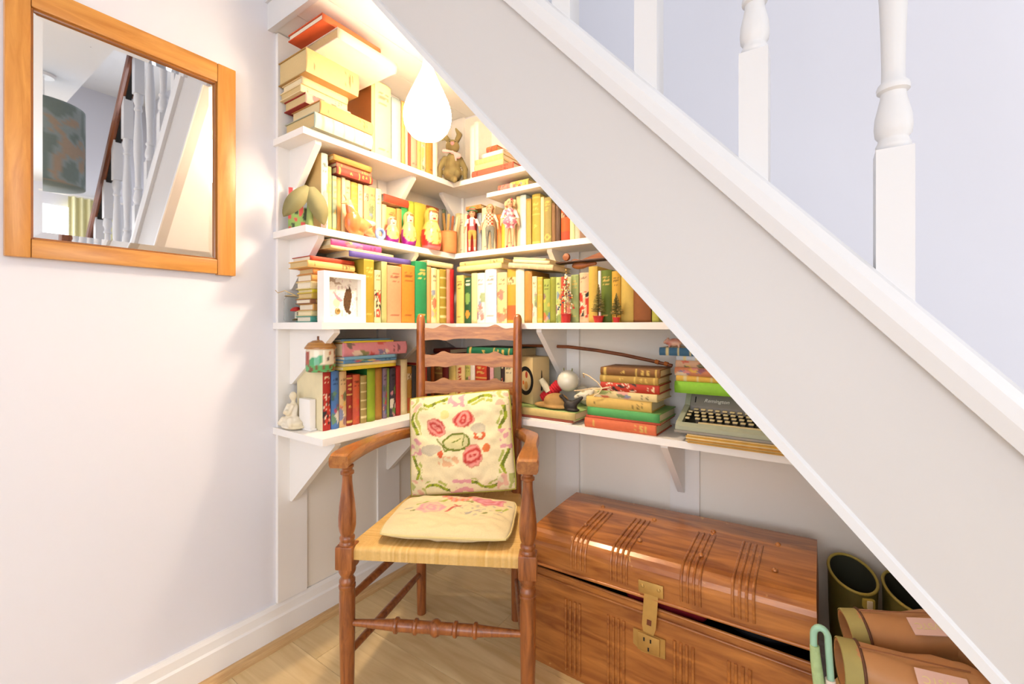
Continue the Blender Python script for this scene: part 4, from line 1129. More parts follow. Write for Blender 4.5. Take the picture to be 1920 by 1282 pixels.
MB().lathe([(.006, 0), (.005, .02), (.004, .036)], 12).build('stalk', plain('cream_stalk', 'e6dcc4', .7), ts, True)
MB().lathe([(.003, .030), (.019, .031), (.020, .035), (.014, .042), (.005, .046), (.0005, .0465)], 20).build('cap', plain('red_cap', 'c02a24', .4), ts, True)
MB().lathe([(.014, 0), (.012, .004), (.004, .007)], 14).build('moss', plain('moss', '6a5a30', .9), ts, True)

bf = thing('box_frame', 'white box frame with a bird collage on the third shelf', 'picture frame', (-1.290, .905, SH[3]+.0005), math.radians(90))
W_, H_, D_, bd = .158, .164, .036, .019
for (x0, x1, z0_, z1_) in ((-W_/2, -W_/2+bd, 0, H_), (W_/2-bd, W_/2, 0, H_), (-W_/2+bd, W_/2-bd, 0, bd), (-W_/2+bd, W_/2-bd, H_-bd, H_)): MB().box(x0, x1, 0, D_, z0_, z1_).build('frame_side', M['white'], bf)
n = 60; vs = []; fs = []; cs = []
def collage(u, w_):
    if abs(u-.68+.025*math.sin(w_*6)) < .125*math.sin(PI*min(1, max(0, (w_-.10)/.72)))**.5 and .10 < w_ < .82 and not (w_ > .74 and abs(u-.68) < .03): return mixc(lin('6a4826'), lin('3c2a18'), .5+.6*noise.noise(Vector((u*30, w_*18, 0))))
    if math.hypot(u-.73, (w_-.12)) < .055: return lin('5a4626')
    t = (u-.22)/.30
    if 0 < t < 1 and abs(w_-(.66-.42*t*(1.15-.6*t))) < .055*math.sin(PI*t)**.7: return lin('d88c9c')
    q = math.hypot(u-.36, w_-.14)
    if q < .085: return lin('a88a58') if q > .055 or q < .02 else lin('c4a878')
    if math.hypot((u-.33)*1.2, w_-.36) < .12: return mixc(lin('ece4cc'), lin('dccf9c'), .7)
    nn = noise.noise(Vector((u*9, w_*9, 4)))
    if w_ > .84 and u < .5: return lin('b09a86') if nn > 0 else lin('e4dcd0')
    return lin('cfc2b4') if nn > .34 else lin('d8c4c0') if nn < -.36 else lin('ebe4d8')
for j in range(n+1):
    for i in range(n+1): vs.append((-W_/2+bd+(W_-2*bd)*i/n, .020, bd+(H_-2*bd)*j/n)); cs.append(collage(i/n, j/n))
for j in range(n):
    for i in range(n): fs.append((j*(n+1)+i, j*(n+1)+i+1, (j+1)*(n+1)+i+1, (j+1)*(n+1)+i))
mobj('collage', vs, fs, M['spine'], bf, True, colors=cs)
MB().box(-W_/2+bd, W_/2-bd, .021, .030, bd, H_-bd).build('backing', M['white'], bf)
MB().lathe([(.008, 0), (.009, .002), (.007, .004), (.004, .003)], 18, Matrix.Translation((-.0175, .019, .0365)) @ Matrix.Rotation(PI/2, 4, 'X')).build('button', M['brass'], bf, True)

def little_tree(label, x, h, r, kind, pot_r=.014):
    root = thing('tabletop_tree', label, 'ornament', (x, 1.418, SH[3]+.0005), 0, 'little trees on the third shelf')
    ph = h*.17
    MB().lathe([(pot_r*.75, 0), (pot_r, ph*.92), (pot_r*1.12, ph*.94), (pot_r*1.12, ph), (pot_r*.8, ph)], 18).build('pot', plain('red_pot_'+str(x), 'c02f2a', .4), root, True)
    MB().tube([(0, 0, ph*.8), (0, 0, h*.97)], .0014, 6).build('trunk', plain('twig_'+str(x), '5a4424', .8), root, True)
    rng = random.Random(x); mb = MB()
    if kind == 'bead':
        pal = [lin(c) for c in ('d8b45c', 'efe6d0', 'c83a30', 'e8d8a0', '2f5a6a', 'd8a878')]
        for k in range(120):
            t = rng.random()**.8; zz = ph+(h*.95-ph)*(.08+.9*t); rr = r*(1-t)*rng.uniform(.45, 1.0)+.001; a = rng.uniform(0, 2*PI)
            mb.ball((rr*math.cos(a), rr*math.sin(a), zz), rng.uniform(.0022, .0044), c=rng.choice(pal), seg=7, ring=5)
            if k % 3 == 0: mb.tube([(0, 0, zz+.004), (rr*math.cos(a), rr*math.sin(a), zz)], .0006, 4, c=lin('a88a40'))
        o = mb.build('beads', M['glaze'], root, True); o['kind'] = 'stuff'
        MB().ball((0, 0, h), .0045, seg=8, ring=6).build('star', M['brass'], root, True)
    else:
        for k in range(520):
            t = rng.random(); zz = ph+(h-ph)*(.12+.86*t); rr = r*(1.06-t)*rng.uniform(.7, 1.05); a = rng.uniform(0, 2*PI)
            mb.tube([(0, 0, zz), (rr*math.cos(a), rr*math.sin(a), zz+.15*rr*rng.uniform(-.5, 1))], [.0011, .0005], 3, c=mixc(lin('5c5a26'), lin('a89a58'), rng.random()))
        o = mb.build('bristles', M['matte'], root); o['kind'] = 'stuff'
        for k in range(9):
            t = rng.random(); zz = ph+(h-ph)*(.15+.7*t); rr = r*(1-t); a = rng.uniform(-PI, 0)
            MB().ball((rr*math.cos(a), rr*math.sin(a), zz), .0022, seg=8, ring=6).build('bauble', M['brass'], root, True)
little_tree('tall beaded tree in a red pot on the third shelf', -.745, .186, .034, 'bead', .018)
little_tree('olive bottle brush tree in a wide red pot', -.622, .132, .026, 'brush', .018)
little_tree('smaller bottle brush tree in a small red pot', -.558, .098, .024, 'brush', .012)

cb = thing('carved_ornament', 'carved brown wooden ornament with round knob lying on the third shelf books', 'ornament', (-.70, 1.50, 1.2815))
M['carve'] = wood('carved_wood', '7a3f1a', 'a8662e', (1, 8, 8), 8, .4); M['carved'] = plain('dark_carved_wood', '3e2414', .5)
MB().box(-.122, .150, -.022, .022, .026, .033, Matrix.Rotation(0, 4, 'Y'), bev=.003).build('board', M['carved'], cb, True)
MB().lathe([(.002, 0), (.013, .002), (.015, .008), (.013, .014), (.002, .016)], 20, Matrix.Translation((-.078, -.008, .048)) @ Matrix.Rotation(PI/2, 4, 'X')).build('knob', M['carve'], cb, True)
MB().prism([(-.068, .0335), (-.050, .040), (-.020, .034), (.02, .046), (.07, .060), (.10, .062), (.12, .054), (.12, .0335)], -.010, .010, 'y').build('wing', M['carve'], cb)
fuse('belly', [('b', (-.03, 0, .016), (.035, .012, .015)), ('c', (-.03, 0, .014), (.03, 0, .018), .011, .007)], M['carve'], cb, .003)

# ------------------------------------------------------------------ bottom shelf ornaments
fg = fuse('white_figurine', [('b', (0, 0, .008), (.034, .052, .010)), ('b', (0, .0, .020), (.026, .044, .014)), ('c', (.002, -.008, .035), (.0, .000, .072), .020, .016), ('b', (.002, -.006, .028), (.026, .034, .018)), ('b', (0, -.002, .108), (.012, .013, .015)), ('c', (0, 0, .085), (0, -.001, .096), .007, .007),
    ('c', (.012, -.012, .078), (.020, -.022, .052), .006, .005), ('c', (.012, .014, .078), (.022, .010, .052), .006, .005), ('c', (.020, -.020, .052), (.024, .006, .050), .005, .005), ('b', (.022, -.004, .056), (.008, .010, .009)), ('c', (.018, -.03, .03), (.024, -.042, .016), .010, .008), ('c', (.018, .012, .03), (.026, .026, .016), .012, .008)],
    M['matte'], None, .0026, lambda co: mixc(lin('efe6d4'), lin('e2d2ae'), .5+.8*noise.noise(co*30)), (-1.455, .820, SH[4]+.001), (0, 0, -PI/2))
tag(fg, 'white ceramic seated figurine at the open end of the bottom shelf', 'figurine')
wb = thing('white_bookend', 'plain white upright block behind the seated figurine', 'block', (-1.398, .840, SH[4]+.0005), 0)
MB().box(-.040, .024, -.011, .010, 0, .102, bev=.002).build('slab', M['white'], wb, True)
MB().box(-.040, .030, -.013, .0105, 0, .006, bev=.001).build('foot', M['white'], wb, True)

cj = thing('cottage_jar', 'painted cottage shaped lidded jar on the bottom shelf books', 'jar', (-1.346, .850, .9255), math.radians(60)); cj.scale = (1.12, 1.12, 1.06)
def cot(a, z_):
    x_ = (a % (2*PI))
    if z_ < .022: return lin('5aa860') if noise.noise(Vector((a*4, z_*60, 0))) > -.1 else lin('7a4a2a')
    for (c0, zz, rr, hexc) in ((4.2, .03, .016, '4ea06a'), (4.6, .040, .010, '5ab078'), (3.5, .05, .016, '9a3a22'), (3.6, .030, .014, 'a84830')):
        if math.hypot(angd(x_, c0)*.04, z_-zz) < rr: return lin(hexc)
    if angd(x_, 5.2) < .12 and abs(z_-.040) < .007: return lin('4a2a20')
    if angd(x_, 5.35) < .10 and abs(z_-.058) < .006: return lin('b8683a')
    if angd(x_, 5.9) < .16: return lin('8e5030') if int(z_*220) % 2 else lin('c89a68')
    return lin('e8dcc0')
plathe('wall', [(.037, 0), (.040, .003), (.041, .02), (.040, .066), (.039, .070)], cot, cj, M['glaze'], 40, fine=8)
plathe('lid', [(.044, .070), (.044, .074), (.034, .088), (.022, .095), (.012, .097), (.010, .098), (.010, .108), (.006, .109)], lambda a, z_: lin('7a4420') if z_ > .0975 else mixc(lin('c08a48'), lin('a06a30'), .5+.5*math.sin(z_*700)), cj, M['glaze'], 32)

# cream box with a black ring emblem
cbx = thing('emblem_box', 'cream box with a black ring emblem standing by the chair post', 'box', (-.942, 1.515, .7725), math.radians(-16))
MB().box(-.048, .046, -.045, .045, 0, .182, bev=.004).build('carton', plain('cream_card', 'cdb682', .8), cbx, True)
def ring(name, r0, r1, cx, cz, mat, y, sx=1, a0=0, a1=2*PI):
    n = 40; vs = []; fs = []
    for k in range(n+1):
        a = a0+(a1-a0)*k/n
        for r_ in (r0, r1):
            for dy in (0, .0006): vs.append((cx+sx*r_*math.cos(a), y-dy, cz+r_*math.sin(a)))
    for k in range(n): i = k*4; j = i+4; fs += [(i+1, i+3, j+3, j+1), (i, j, j+2, i+2), (i, i+1, j+1, j), (i+2, j+2, j+3, i+3)]
    return MB().add(vs, fs).build(name, mat, cbx)
ring('black_ring', .040, .056, .004, .088, M['black'], -.0451, .82)
ring('red_mark', .0005, .013, .010, .112, plain('red_print', 'a83a22', .7), -.0451, .5)
ring('tan_mark', .0005, .016, .008, .070, plain('tan_print', 'b98a4a', .7), -.0451, .6)
ring('orange_mark', .0005, .008, -.008, .080, plain('orange_print', 'c8642c', .7), -.0451, .6)
MB().prism([(-.004, .05), (.004, .05), (.002, .125), (-.001, .13)], .0481, .0487, 'x', Matrix.Identity(4)).build('black_stroke', M['black'], cbx)
# round tin lying before the cream books
tn_ = thing('round_tin', 'small round cream tin standing on edge behind the cushion', 'tin', (-.985, 1.425, .8005), math.radians(20))
MB().lathe([(.026, 0), (.027, .002), (.027, .020), (.026, .022)], 28, Matrix.Rotation(PI/2, 4, 'X')).build('case', plain('brown_tin', '7a6238', .5), tn_, True)
MB().lathe([(.024, .0221), (.022, .0235), (.008, .0235), (.006, .025), (.001, .025)], 28, Matrix.Rotation(PI/2, 4, 'X')).build('lid', plain('cream_tin', 'e0d4a8', .5), tn_, True)

# heap on the pale green book
gl = thing('globe_doll', 'pearly white round headed figure with a red ribbed body', 'ornament', (-.788, 1.515, .7725))
def pearly(a, z_): return lin('d8d4bc')
MB().ball((0, 0, .094), .041, seg=28, ring=18).build('round_head', plain('pearl', 'dcd8c4', .22, coat=.5, var=.05), gl, True)
for s in (-1, 1): MB().tube([(s*.017, 0, .132), (s*.018, 0, .142)], .003, 6).build('stub', plain('stub_%d' % s, '8a8a60', .6), gl, True)
pts = [(-.030, -.012, .080), (-.044, -.014, .066), (-.060, -.018, .050), (-.078, -.022, .034), (-.092, -.024, .022)]
P2 = []; R2 = []
for i in range(25):
    t = i/24*4; k = min(3, int(t)); q = t-k; P2.append(tuple(pts[k][j]+(pts[k+1][j]-pts[k][j])*q for j in range(3))); R2.append(.021+.0025*math.sin(i*2.1))
MB().tube(P2, R2, 14).build('ribbed_body', plain('red_wool', 'b81a24', .85, var=.2, scale=60), gl, True)
MB().tube([(-.066, -.032, .052), (-.080, -.036, .076), (-.096, -.038, .098)], [.012, .0135, .011], 10).build('arm', plain('cream_arm', 'e6dcb8', .6), gl, True)
hat = fuse('felt_hat', [('b', (0, 0, .026), (.050, .038, .030)), ('b', (-.045, -.004, .010), (.045, .032, .010)), ('b', (0, 0, .008), (.062, .042, .009))], M['matte'], None, .0035, lambda co: mixc(lin('b48c50'), lin('8e6a38'), .5+.6*noise.noise(co*30)), (-.800, 1.446, .7725))
tag(hat, 'small tan felt hat on the pale green book', 'hat')
bb_ = fuse('bronze_bird', [('b', (0, 0, .018), (.026, .018, .020)), ('c', (-.012, -.002, .030), (-.030, -.004, .048), .009, .006), ('b', (-.034, -.004, .050), (.009, .008, .008)), ('c', (.015, 0, .028), (.044, 0, .050), .012, .006), ('b', (.006, 0, .005), (.030, .020, .006))], M['dark'], None, .0028, None, (-.733, 1.428, .7725))
tag(bb_, 'little dark bronze bird at the right of the felt hat', 'figurine')
sk = fuse('animal_skull', [('b', (0, 0, .020), (.030, .020, .018)), ('c', (-.015, -.005, .018), (-.038, -.008, .010), .014, .008), ('c', (.015, 0, .028), (.036, 0, .042), .010, .005), ('b', (.005, .002, .032), (.020, .015, .012)), ('b', (-.010, .0, .004), (.022, .018, .006))], M['matte'], None, .0028, lambda co: mixc(lin('ece4cc'), lin('a89468'), .9 if noise.noise(co*70) > .22 else .15), (-.705, 1.500, .7725+.030))
tag(sk, 'cream animal skull propped behind the bronze bird', 'skull')
sv = fuse('cloth_bundle', [('b', (0, 0, .030), (.040, .035, .032)), ('b', (.030, -.004, .045), (.030, .028, .030)), ('b', (-.024, .004, .048), (.026, .026, .024))], M['matte'], None, .0035, lambda co: mixc(lin('e2dac6'), lin('c4b898'), .5+.8*noise.noise(co*45)), (-.735, 1.575, .7725))
tag(sv, 'pale cloth bundle at the back between globe figure and book pile', 'cloth')
tw = MB().tube([(-.742, 1.475, .838), (-.70, 1.46, .845), (-.64, 1.402, .862), (-.60, 1.398, .866), (-.575, 1.398, .872)], .0022, 6).build('string_bow', plain('cream_twine', 'e2c8a0', .9), None, True)
MB().tube([(-.60, 1.398, .866), (-.615, 1.396, .885), (-.650, 1.400, .905), (-.685, 1.43, .908), (-.70, 1.47, .89)], .0020, 6).build('loop', plain('cream_twine_b', 'e2c8a0', .9), tw, True)
MB().tube([(-.60, 1.398, .866), (-.612, 1.396, .848), (-.63, 1.396, .838)], .0020, 6).build('loose_end', plain('cream_twine_c', 'e2c8a0', .9), tw, True)
tag(tw, 'length of cream twine tied in a bow across the red book', 'twine')

stk = MB().tube([(-1.03, 1.545, .9935), (-.92, 1.545, .9945), (-.80, 1.542, .994), (-.68, 1.538, .984), (-.58, 1.532, .972), (-.48, 1.525, .956), (-.405, 1.52, .9425)], [.0055, .006, .0065, .0065, .0065, .006, .0055], 10).build('bent_stick', wood('stick_wood', '5e2e14', '8e5028', (1, 8, 8), 9, .4), None, True)
tag(stk, 'long bent brown wooden stick laid over the book piles', 'stick')
for x_, z_ in ((-.455, .9515), (-.425, .9465)): MB().tube([(x_-.006, 1.523, z_+.002), (x_+.006, 1.5215, z_-.001)], .0075, 10).build('binding', plain('orange_thread', 'b8682a', .8), stk, True)
pg = fuse('pottery_pig', [('b', (0, 0, .015), (.024, .014, .0135)), ('b', (-.022, -.002, .017), (.010, .010, .010)), ('b', (-.032, -.002, .015), (.004, .005, .005))]+[('c', (sx*.014, sy*.007, .012), (sx*.015, sy*.008, .001), .004, .0035) for sx in (-1, 1) for sy in (-1, 1)]+[('c', (-.020, s*.006, .024), (-.022, s*.008, .030), .003, .002) for s in (-1, 1)],
    M['glaze'], None, .0016, lambda co: mixc(lin('e4b8a0'), lin('c87868'), .5+.9*noise.noise(co*60)), (-.392, 1.500, 1.0050))
tag(pg, 'small pink pottery pig on top of the typewriter book pile', 'figurine')

# paper sheaf and typewriter
ps = thing('paper_sheaf', 'sheaf of browned old papers under the front of the typewriter', 'papers', (-.326, 1.374, .7303))
for k in range(6):
    rng = random.Random(k); MB().box(rng.uniform(-.004, .004), .285+rng.uniform(-.006, .006), rng.uniform(0, .006), .215, k*.0042, k*.0042+.0040, Matrix.Rotation(rng.uniform(-.01, .01), 4, 'Z')).build('sheet', plain('old_paper_%d' % k, ('c89a4c', 'd8b878', 'b98638', 'e0c894', 'c4963e', 'dcbf84')[k], .9, var=.2, scale=50), ps)
tp = thing('typewriter', 'grey green portable typewriter with cream keys and a script name', 'typewriter', (-.362, 1.379, .7560))
M['tw'] = plain('hammered_grey_green', 'a2a68e', .38, var=.05, bump=.1, bscale=400); M['tw2'] = plain('grey_panel', '8c867c', .45, var=.05, bump=.1, bscale=300); M['key'] = plain('cream_key', 'd8c490', .4); M['stem'] = plain('key_stem', '4a4032', .5)
TW = .300
MB().box(0, TW, 0, .225, 0, .008, bev=.002).build('base', M['tw2'], tp, True)
MB().prism([(.004, .0085), (.004, .020), (.018, .030), (.018, .0085)], .002, TW-.002, 'x').build('front_band', M['tw'], tp)
for x0 in (.002, TW-.018):
    MB().prism([(.0185, .0085), (.0185, .030), (.118, .066), (.145, .102), (.222, .102), (.222, .0085)], x0, x0+.016, 'x').build('side_cheek', M['tw'], tp)
MB().prism([(.0185, .0085), (.0185, .014), (.120, .046), (.120, .0085)], .0185, TW-.0185, 'x').build('key_well', M['black'], tp)
MB().prism([(.1205, .0085), (.1205, .064), (.145, .101), (.221, .101), (.221, .0085)], .0185, TW-.0185, 'x').build('top_housing', M['tw2'], tp)
key = None
for r_ in range(4):
    nk = 11; y_ = .108-.0195*r_; zz = .014+(.046-.014)*(y_-.0185)/.1015
    for k in range(nk):
        x_ = .040+.0205*k+(.0, .005, .010, .016)[r_]
        if x_ > TW-.03: continue
        if key is None:
            key = MB().box(-.0068, .0068, -.0060, .0060, .012, .0165, bev=.0018).build('key', M['key'], tp, True)
            stem = MB().box(-.0048, .0048, -.0045, .0045, -.004, .0119).build('key_stem', M['stem'], key); o = key
        else:
            o = key.copy(); col.objects.link(o); s2 = stem.copy(); col.objects.link(s2); s2.parent = o
        o.location = (x_, y_, zz)
for r_ in range(3):
    y_ = .095-.0215*r_; zz = .014+(.046-.014)*(y_-.0185)/.1015; MB().box(.0205, .0325, y_-.006, y_+.006, zz+.010, zz+.0155, bev=.0015).build('shift_key', M['key'], tp, True)
MB().box(.062, .235, .0245, .0345, .022, .032, bev=.002).build('space_bar', M['key'], tp, True)
MB().box(.031, .034, -.0012, .0004, -.010, .010, Matrix.Translation((0, .1325, .0825)) @ Matrix.Rotation(math.radians(-33.5), 4, 'X')).build('slot', M['black'], tp)
text('maker_name', 'Remington', .0165, plain('white_script', 'f4f0e8', .5), tp, (.058, .1285, .0775), (math.radians(56.5), 0, 0), .28)

# ------------------------------------------------------------------ old tin trunk
tk = thing('tin_trunk', 'brown wood-grained tin trunk with its lid ajar under the stairs', 'trunk', (-.765, 1.23, 0))
TL, TD, TH_ = .757, .335, .300
m, nt, b = new_mat('grained_tin')
v = tex_coord(nt, (1.3, 10, 10)); n = nt.nodes.new('ShaderNodeTexNoise'); n.inputs['Scale'].default_value = 3.5; n.inputs['Detail'].default_value = 7; n.inputs['Distortion'].default_value = 1.0
nt.links.new(v, n.inputs['Vector']); r = nt.nodes.new('ShaderNodeValToRGB'); nt.links.new(n.outputs['Fac'], r.inputs['Fac'])
e_ = r.color_ramp.elements; e_[0].position = .28; e_[0].color = (*lin('84461c'), 1); e_[1].position = .72; e_[1].color = (*lin('c8823e'), 1)
v2 = tex_coord(nt); n2 = nt.nodes.new('ShaderNodeTexNoise'); n2.inputs['Scale'].default_value = 26; n2.inputs['Detail'].default_value = 6; nt.links.new(v2, n2.inputs['Vector'])
r2 = nt.nodes.new('ShaderNodeValToRGB'); nt.links.new(n2.outputs['Fac'], r2.inputs['Fac']); r2.color_ramp.elements[0].position = .70; r2.color_ramp.elements[1].position = .76
mx = nt.nodes.new('ShaderNodeMixRGB'); nt.links.new(r2.outputs[0], mx.inputs['Fac']); nt.links.new(r.outputs[0], mx.inputs[1]); mx.inputs[2].default_value = (*lin('cf9a58'), 1)
nt.links.new(mx.outputs[0], b.inputs['Base Color']); b.inputs['Roughness'].default_value = .30; b.inputs['Coat Weight'].default_value = .35; b.inputs['Coat Roughness'].default_value = .2; b.inputs['Metallic'].default_value = .1
add_bump(nt, b, n2.outputs['Fac'], .08, .002); M['tin'] = m
t_ = .004
mb = MB(); mb.box(0, TL, 0, t_, 0, TH_).box(0, TL, TD-t_, TD, 0, TH_).box(0, t_, t_, TD-t_, 0, TH_).box(TL-t_, TL, t_, TD-t_, 0, TH_).box(t_, TL-t_, t_, TD-t_, 0, t_)
mb.build('body', M['tin'], tk)
mb = MB(); mb.box(t_, TL-t_, t_, t_+.002, t_, TH_-.002).box(t_, TL-t_, TD-t_-.002, TD-t_, t_, TH_-.002); mb.build('lining', M['dark'], tk)
for (p0, p1) in (((.002, -.001, TH_-.022), (TL-.002, -.001, TH_-.022)), ((.002, .002, TH_), (TL-.002, .002, TH_))): MB().tube([p0, p1], .0042, 10).build('rolled_edge', M['tin'], tk, True)
def ribset(parent, xs, path, r_=.0042):
    for xc in xs:
        for k in range(4):
            MB().tube([(xc+(k-1.5)*.0155, y_, z_) for (y_, z_) in path], r_, 8).build('pressed_rib', M['tin'], parent, True)
ribset(tk, (.142, .280, .467, .599), [(-.0005, .015), (-.0012, .03), (-.0012, .215), (-.0005, .235)])
for cx in (0, TL):
    MB().box(-.006+cx if cx else -.002, .002+cx if cx else .006, -.002, .004, 0, TH_-.03, bev=.001).build('corner_strip', M['tin'], tk, True)
ld = thing('lid', None, None, (0, TD, TH_+.006), rot=(math.radians(-1.2), math.radians(-1.75), 0)); ld.parent = tk
def lidprof(off):
    pts = [(-.343, 0), (-.343, .062)]
    for k in range(7): a = PI-PI/2*k/6; pts.append((-.343+.050+.050*math.cos(a), .062+.050*math.sin(a)))
    pts += [(-.20, .121), (-.10, .128), (-.012, .131), (0, .122), (0, 0)]
    return [(y_*(1-off*2)-off*.4*.3, z_-off*1.0 if z_ > .0 else 0) for y_, z_ in pts]
outp = lidprof(0); inp = [(min(max(y_, -.339), -.004), max(0, z_-.004) if z_ > 0 else 0) for y_, z_ in outp]
MB().prism(outp+inp[::-1], -.003, TL+.003, 'x').build('lid_shell', M['tin'], ld)
for x0 in (-.003, TL-.001): MB().prism(inp, x0, x0+.004, 'x').build('lid_end', M['tin'], ld)
for o in (ld.children[0],):
    o.data.polygons.foreach_set('use_smooth', [True]*len(o.data.polygons)); o.data.set_sharp_from_angle(angle=math.radians(30))
MB().tube([(-.002, -.3435, .004), (TL+.002, -.3435, .004)], .0045, 10).build('rolled_edge', M['tin'], ld, True)
path = [(y_-.0006, z_+.0006) for y_, z_ in [(-.343, .022), (-.343, .062)]+outp[2:9]+[(-.20, .121), (-.13, .126)]]
ribset(ld, (.165, .292, .487, .610), path, .0036)
for (x_, y_) in ((.141, -.095), (.145, -.245), (.324, -.110), (.327, -.262), (.501, -.105), (.498, -.262), (.669, -.10), (.672, -.245)):
    zz = .1275 if y_ > -.15 else .1175
    MB().lathe([(.0075, 0), (.007, .003), (.004, .006), (.0015, .0072)], 12, Matrix.Translation((x_, y_, zz))).build('rivet', M['tin'], ld, True)
# hasp and lock
hs = thing('hasp', None, None, (.384, -.3435, .014)); hs.parent = ld
MB().box(-.034, .034, -.004, 0, 0, .034, bev=.0018).build('hasp_plate', M['brass'], hs, True)
for s_ in (-1, 1): MB().lathe([(.005, 0), (.004, .002), (.001, .003)], 12, Matrix.Translation((s_*.022, -.004, .020)) @ Matrix.Rotation(PI/2, 4, 'X')).build('stud', M['brass'], hs, True)
lk = thing('lock', None, None, (.376, -.0005, .198)); lk.parent = tk
MB().prism([(-.044, .030), (.044, .030), (.044, -.022), (-.020, -.026), (-.044, -.012)], -.0045, -.0005, 'y').build('lock_plate', M['brass'], lk)
MB().box(-.030, .030, -.009, -.0046, -.020, .028, bev=.0015).build('lock_case', M['brass'], lk, True)
for (x_, z_) in ((-.012, .014), (.006, .014), (.0, -.010)): MB().box(x_-.002, x_+.002, -.0096, -.0088, z_-.005, z_+.005).build('keyhole', M['black'], lk)
stp = thing('hasp_strap', None, None, (.382, -.012, .296), rot=(math.radians(-4), math.radians(3), 0)); stp.parent = tk
MB().prism([(-.019, .052), (.019, .052), (.019, -.040), (.014, -.058), (-.014, -.058), (-.019, -.040)], -.003, 0, 'y').build('strap', M['brass'], stp)
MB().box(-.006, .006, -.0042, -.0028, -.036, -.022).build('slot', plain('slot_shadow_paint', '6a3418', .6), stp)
rg = fuse('red_garment', [('c', (-.08, 0, 0), (.10, .01, 0), .024, .020), ('b', (0, .03, -.01), (.10, .05, .03))], M['matte'], None, .005, lambda co: lin('a01828'), (-.37, 1.285, .290))
tag(rg, 'crimson garment showing through the gap of the trunk lid', 'garment')
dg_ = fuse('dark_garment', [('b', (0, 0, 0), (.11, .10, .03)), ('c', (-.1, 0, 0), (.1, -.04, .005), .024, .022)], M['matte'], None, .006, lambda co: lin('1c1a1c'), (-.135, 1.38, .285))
tag(dg_, 'black garment in the wide end of the trunk lid gap', 'garment')

# ------------------------------------------------------------------ boots under the low end of the stairs
M['rubber'] = plain('olive_rubber', '6a6230', .40, var=.12, scale=8); M['rubberin'] = plain('boot_lining', '38382a', .9); M['rim'] = plain('rubber_rim', 'b09c48', .4)
def welly(label, x, y, rotd, h):
    root = thing('rubber_boot', label, 'boot', (x, y, 0), math.radians(rotd), 'olive rubber boots')
    n = 36
    def ringpt(a, z_, r_): return (r_*.90*math.cos(a), r_*1.08*math.sin(a)+.012*(1-z_/h), z_+(.022*math.sin(a) if z_ > h*.6 else 0))
    prof = [(.046, .02), (.046, .10), (.051, .20), (.057, .30), (.060, h)]
    vs = []; fs = []
    for (r_, z_) in prof+[(.0555, h), (.053, .30), (.047, .20), (.042, .10)]:
        for k in range(n): vs.append(ringpt(2*PI*k/n, z_, r_))
    for i in range(len(prof)+3):
        for k in range(n): fs.append((i*n+k, i*n+(k+1) % n, (i+1)*n+(k+1) % n, (i+1)*n+k))
    fs.append(tuple(range(n-1, -1, -1)))
    fs.append(tuple((len(prof)+3)*n+k for k in range(n)))
    o = MB().add(vs, fs).build('shaft', M['rubber'], root, True)
    o.data.materials.append(M['rubberin'])
    for i in range(5*n, len(o.data.polygons)): o.data.polygons[i].material_index = 1
    MB().tube([ringpt(2*PI*k/n, h, .058) for k in range(n)], .0038, 10, closed=True).build('rim', M['rim'], root, True)
    fuse('foot', [('c', (0, .01, .05), (0, -.13, .04), .046, .040), ('b', (0, -.13, .035), (.044, .05, .034)), ('b', (0, .012, .05), (.044, .05, .05))], M['rubber'], root, .006)
    a = -PI/2+.15; p = ringpt(a, h-.020, .062)
    MB().box(-.013, .013, -.007, .006, -.012, .012, Matrix.Translation(p), bev=.003).build('strap_loop', M['rim'], root, True)
    MB().box(-.006, .006, -.010, -.006, -.010, .010, Matrix.Translation(p), bev=.001).build('buckle', plain('cream_buckle'+label[:4], 'e8dcc0', .5), root, True)
welly('olive rubber boot standing next to the trunk end', .070, 1.530, 20, .400)
welly('farther olive rubber boot half hidden by the stair edge', .190, 1.535, 28, .385)

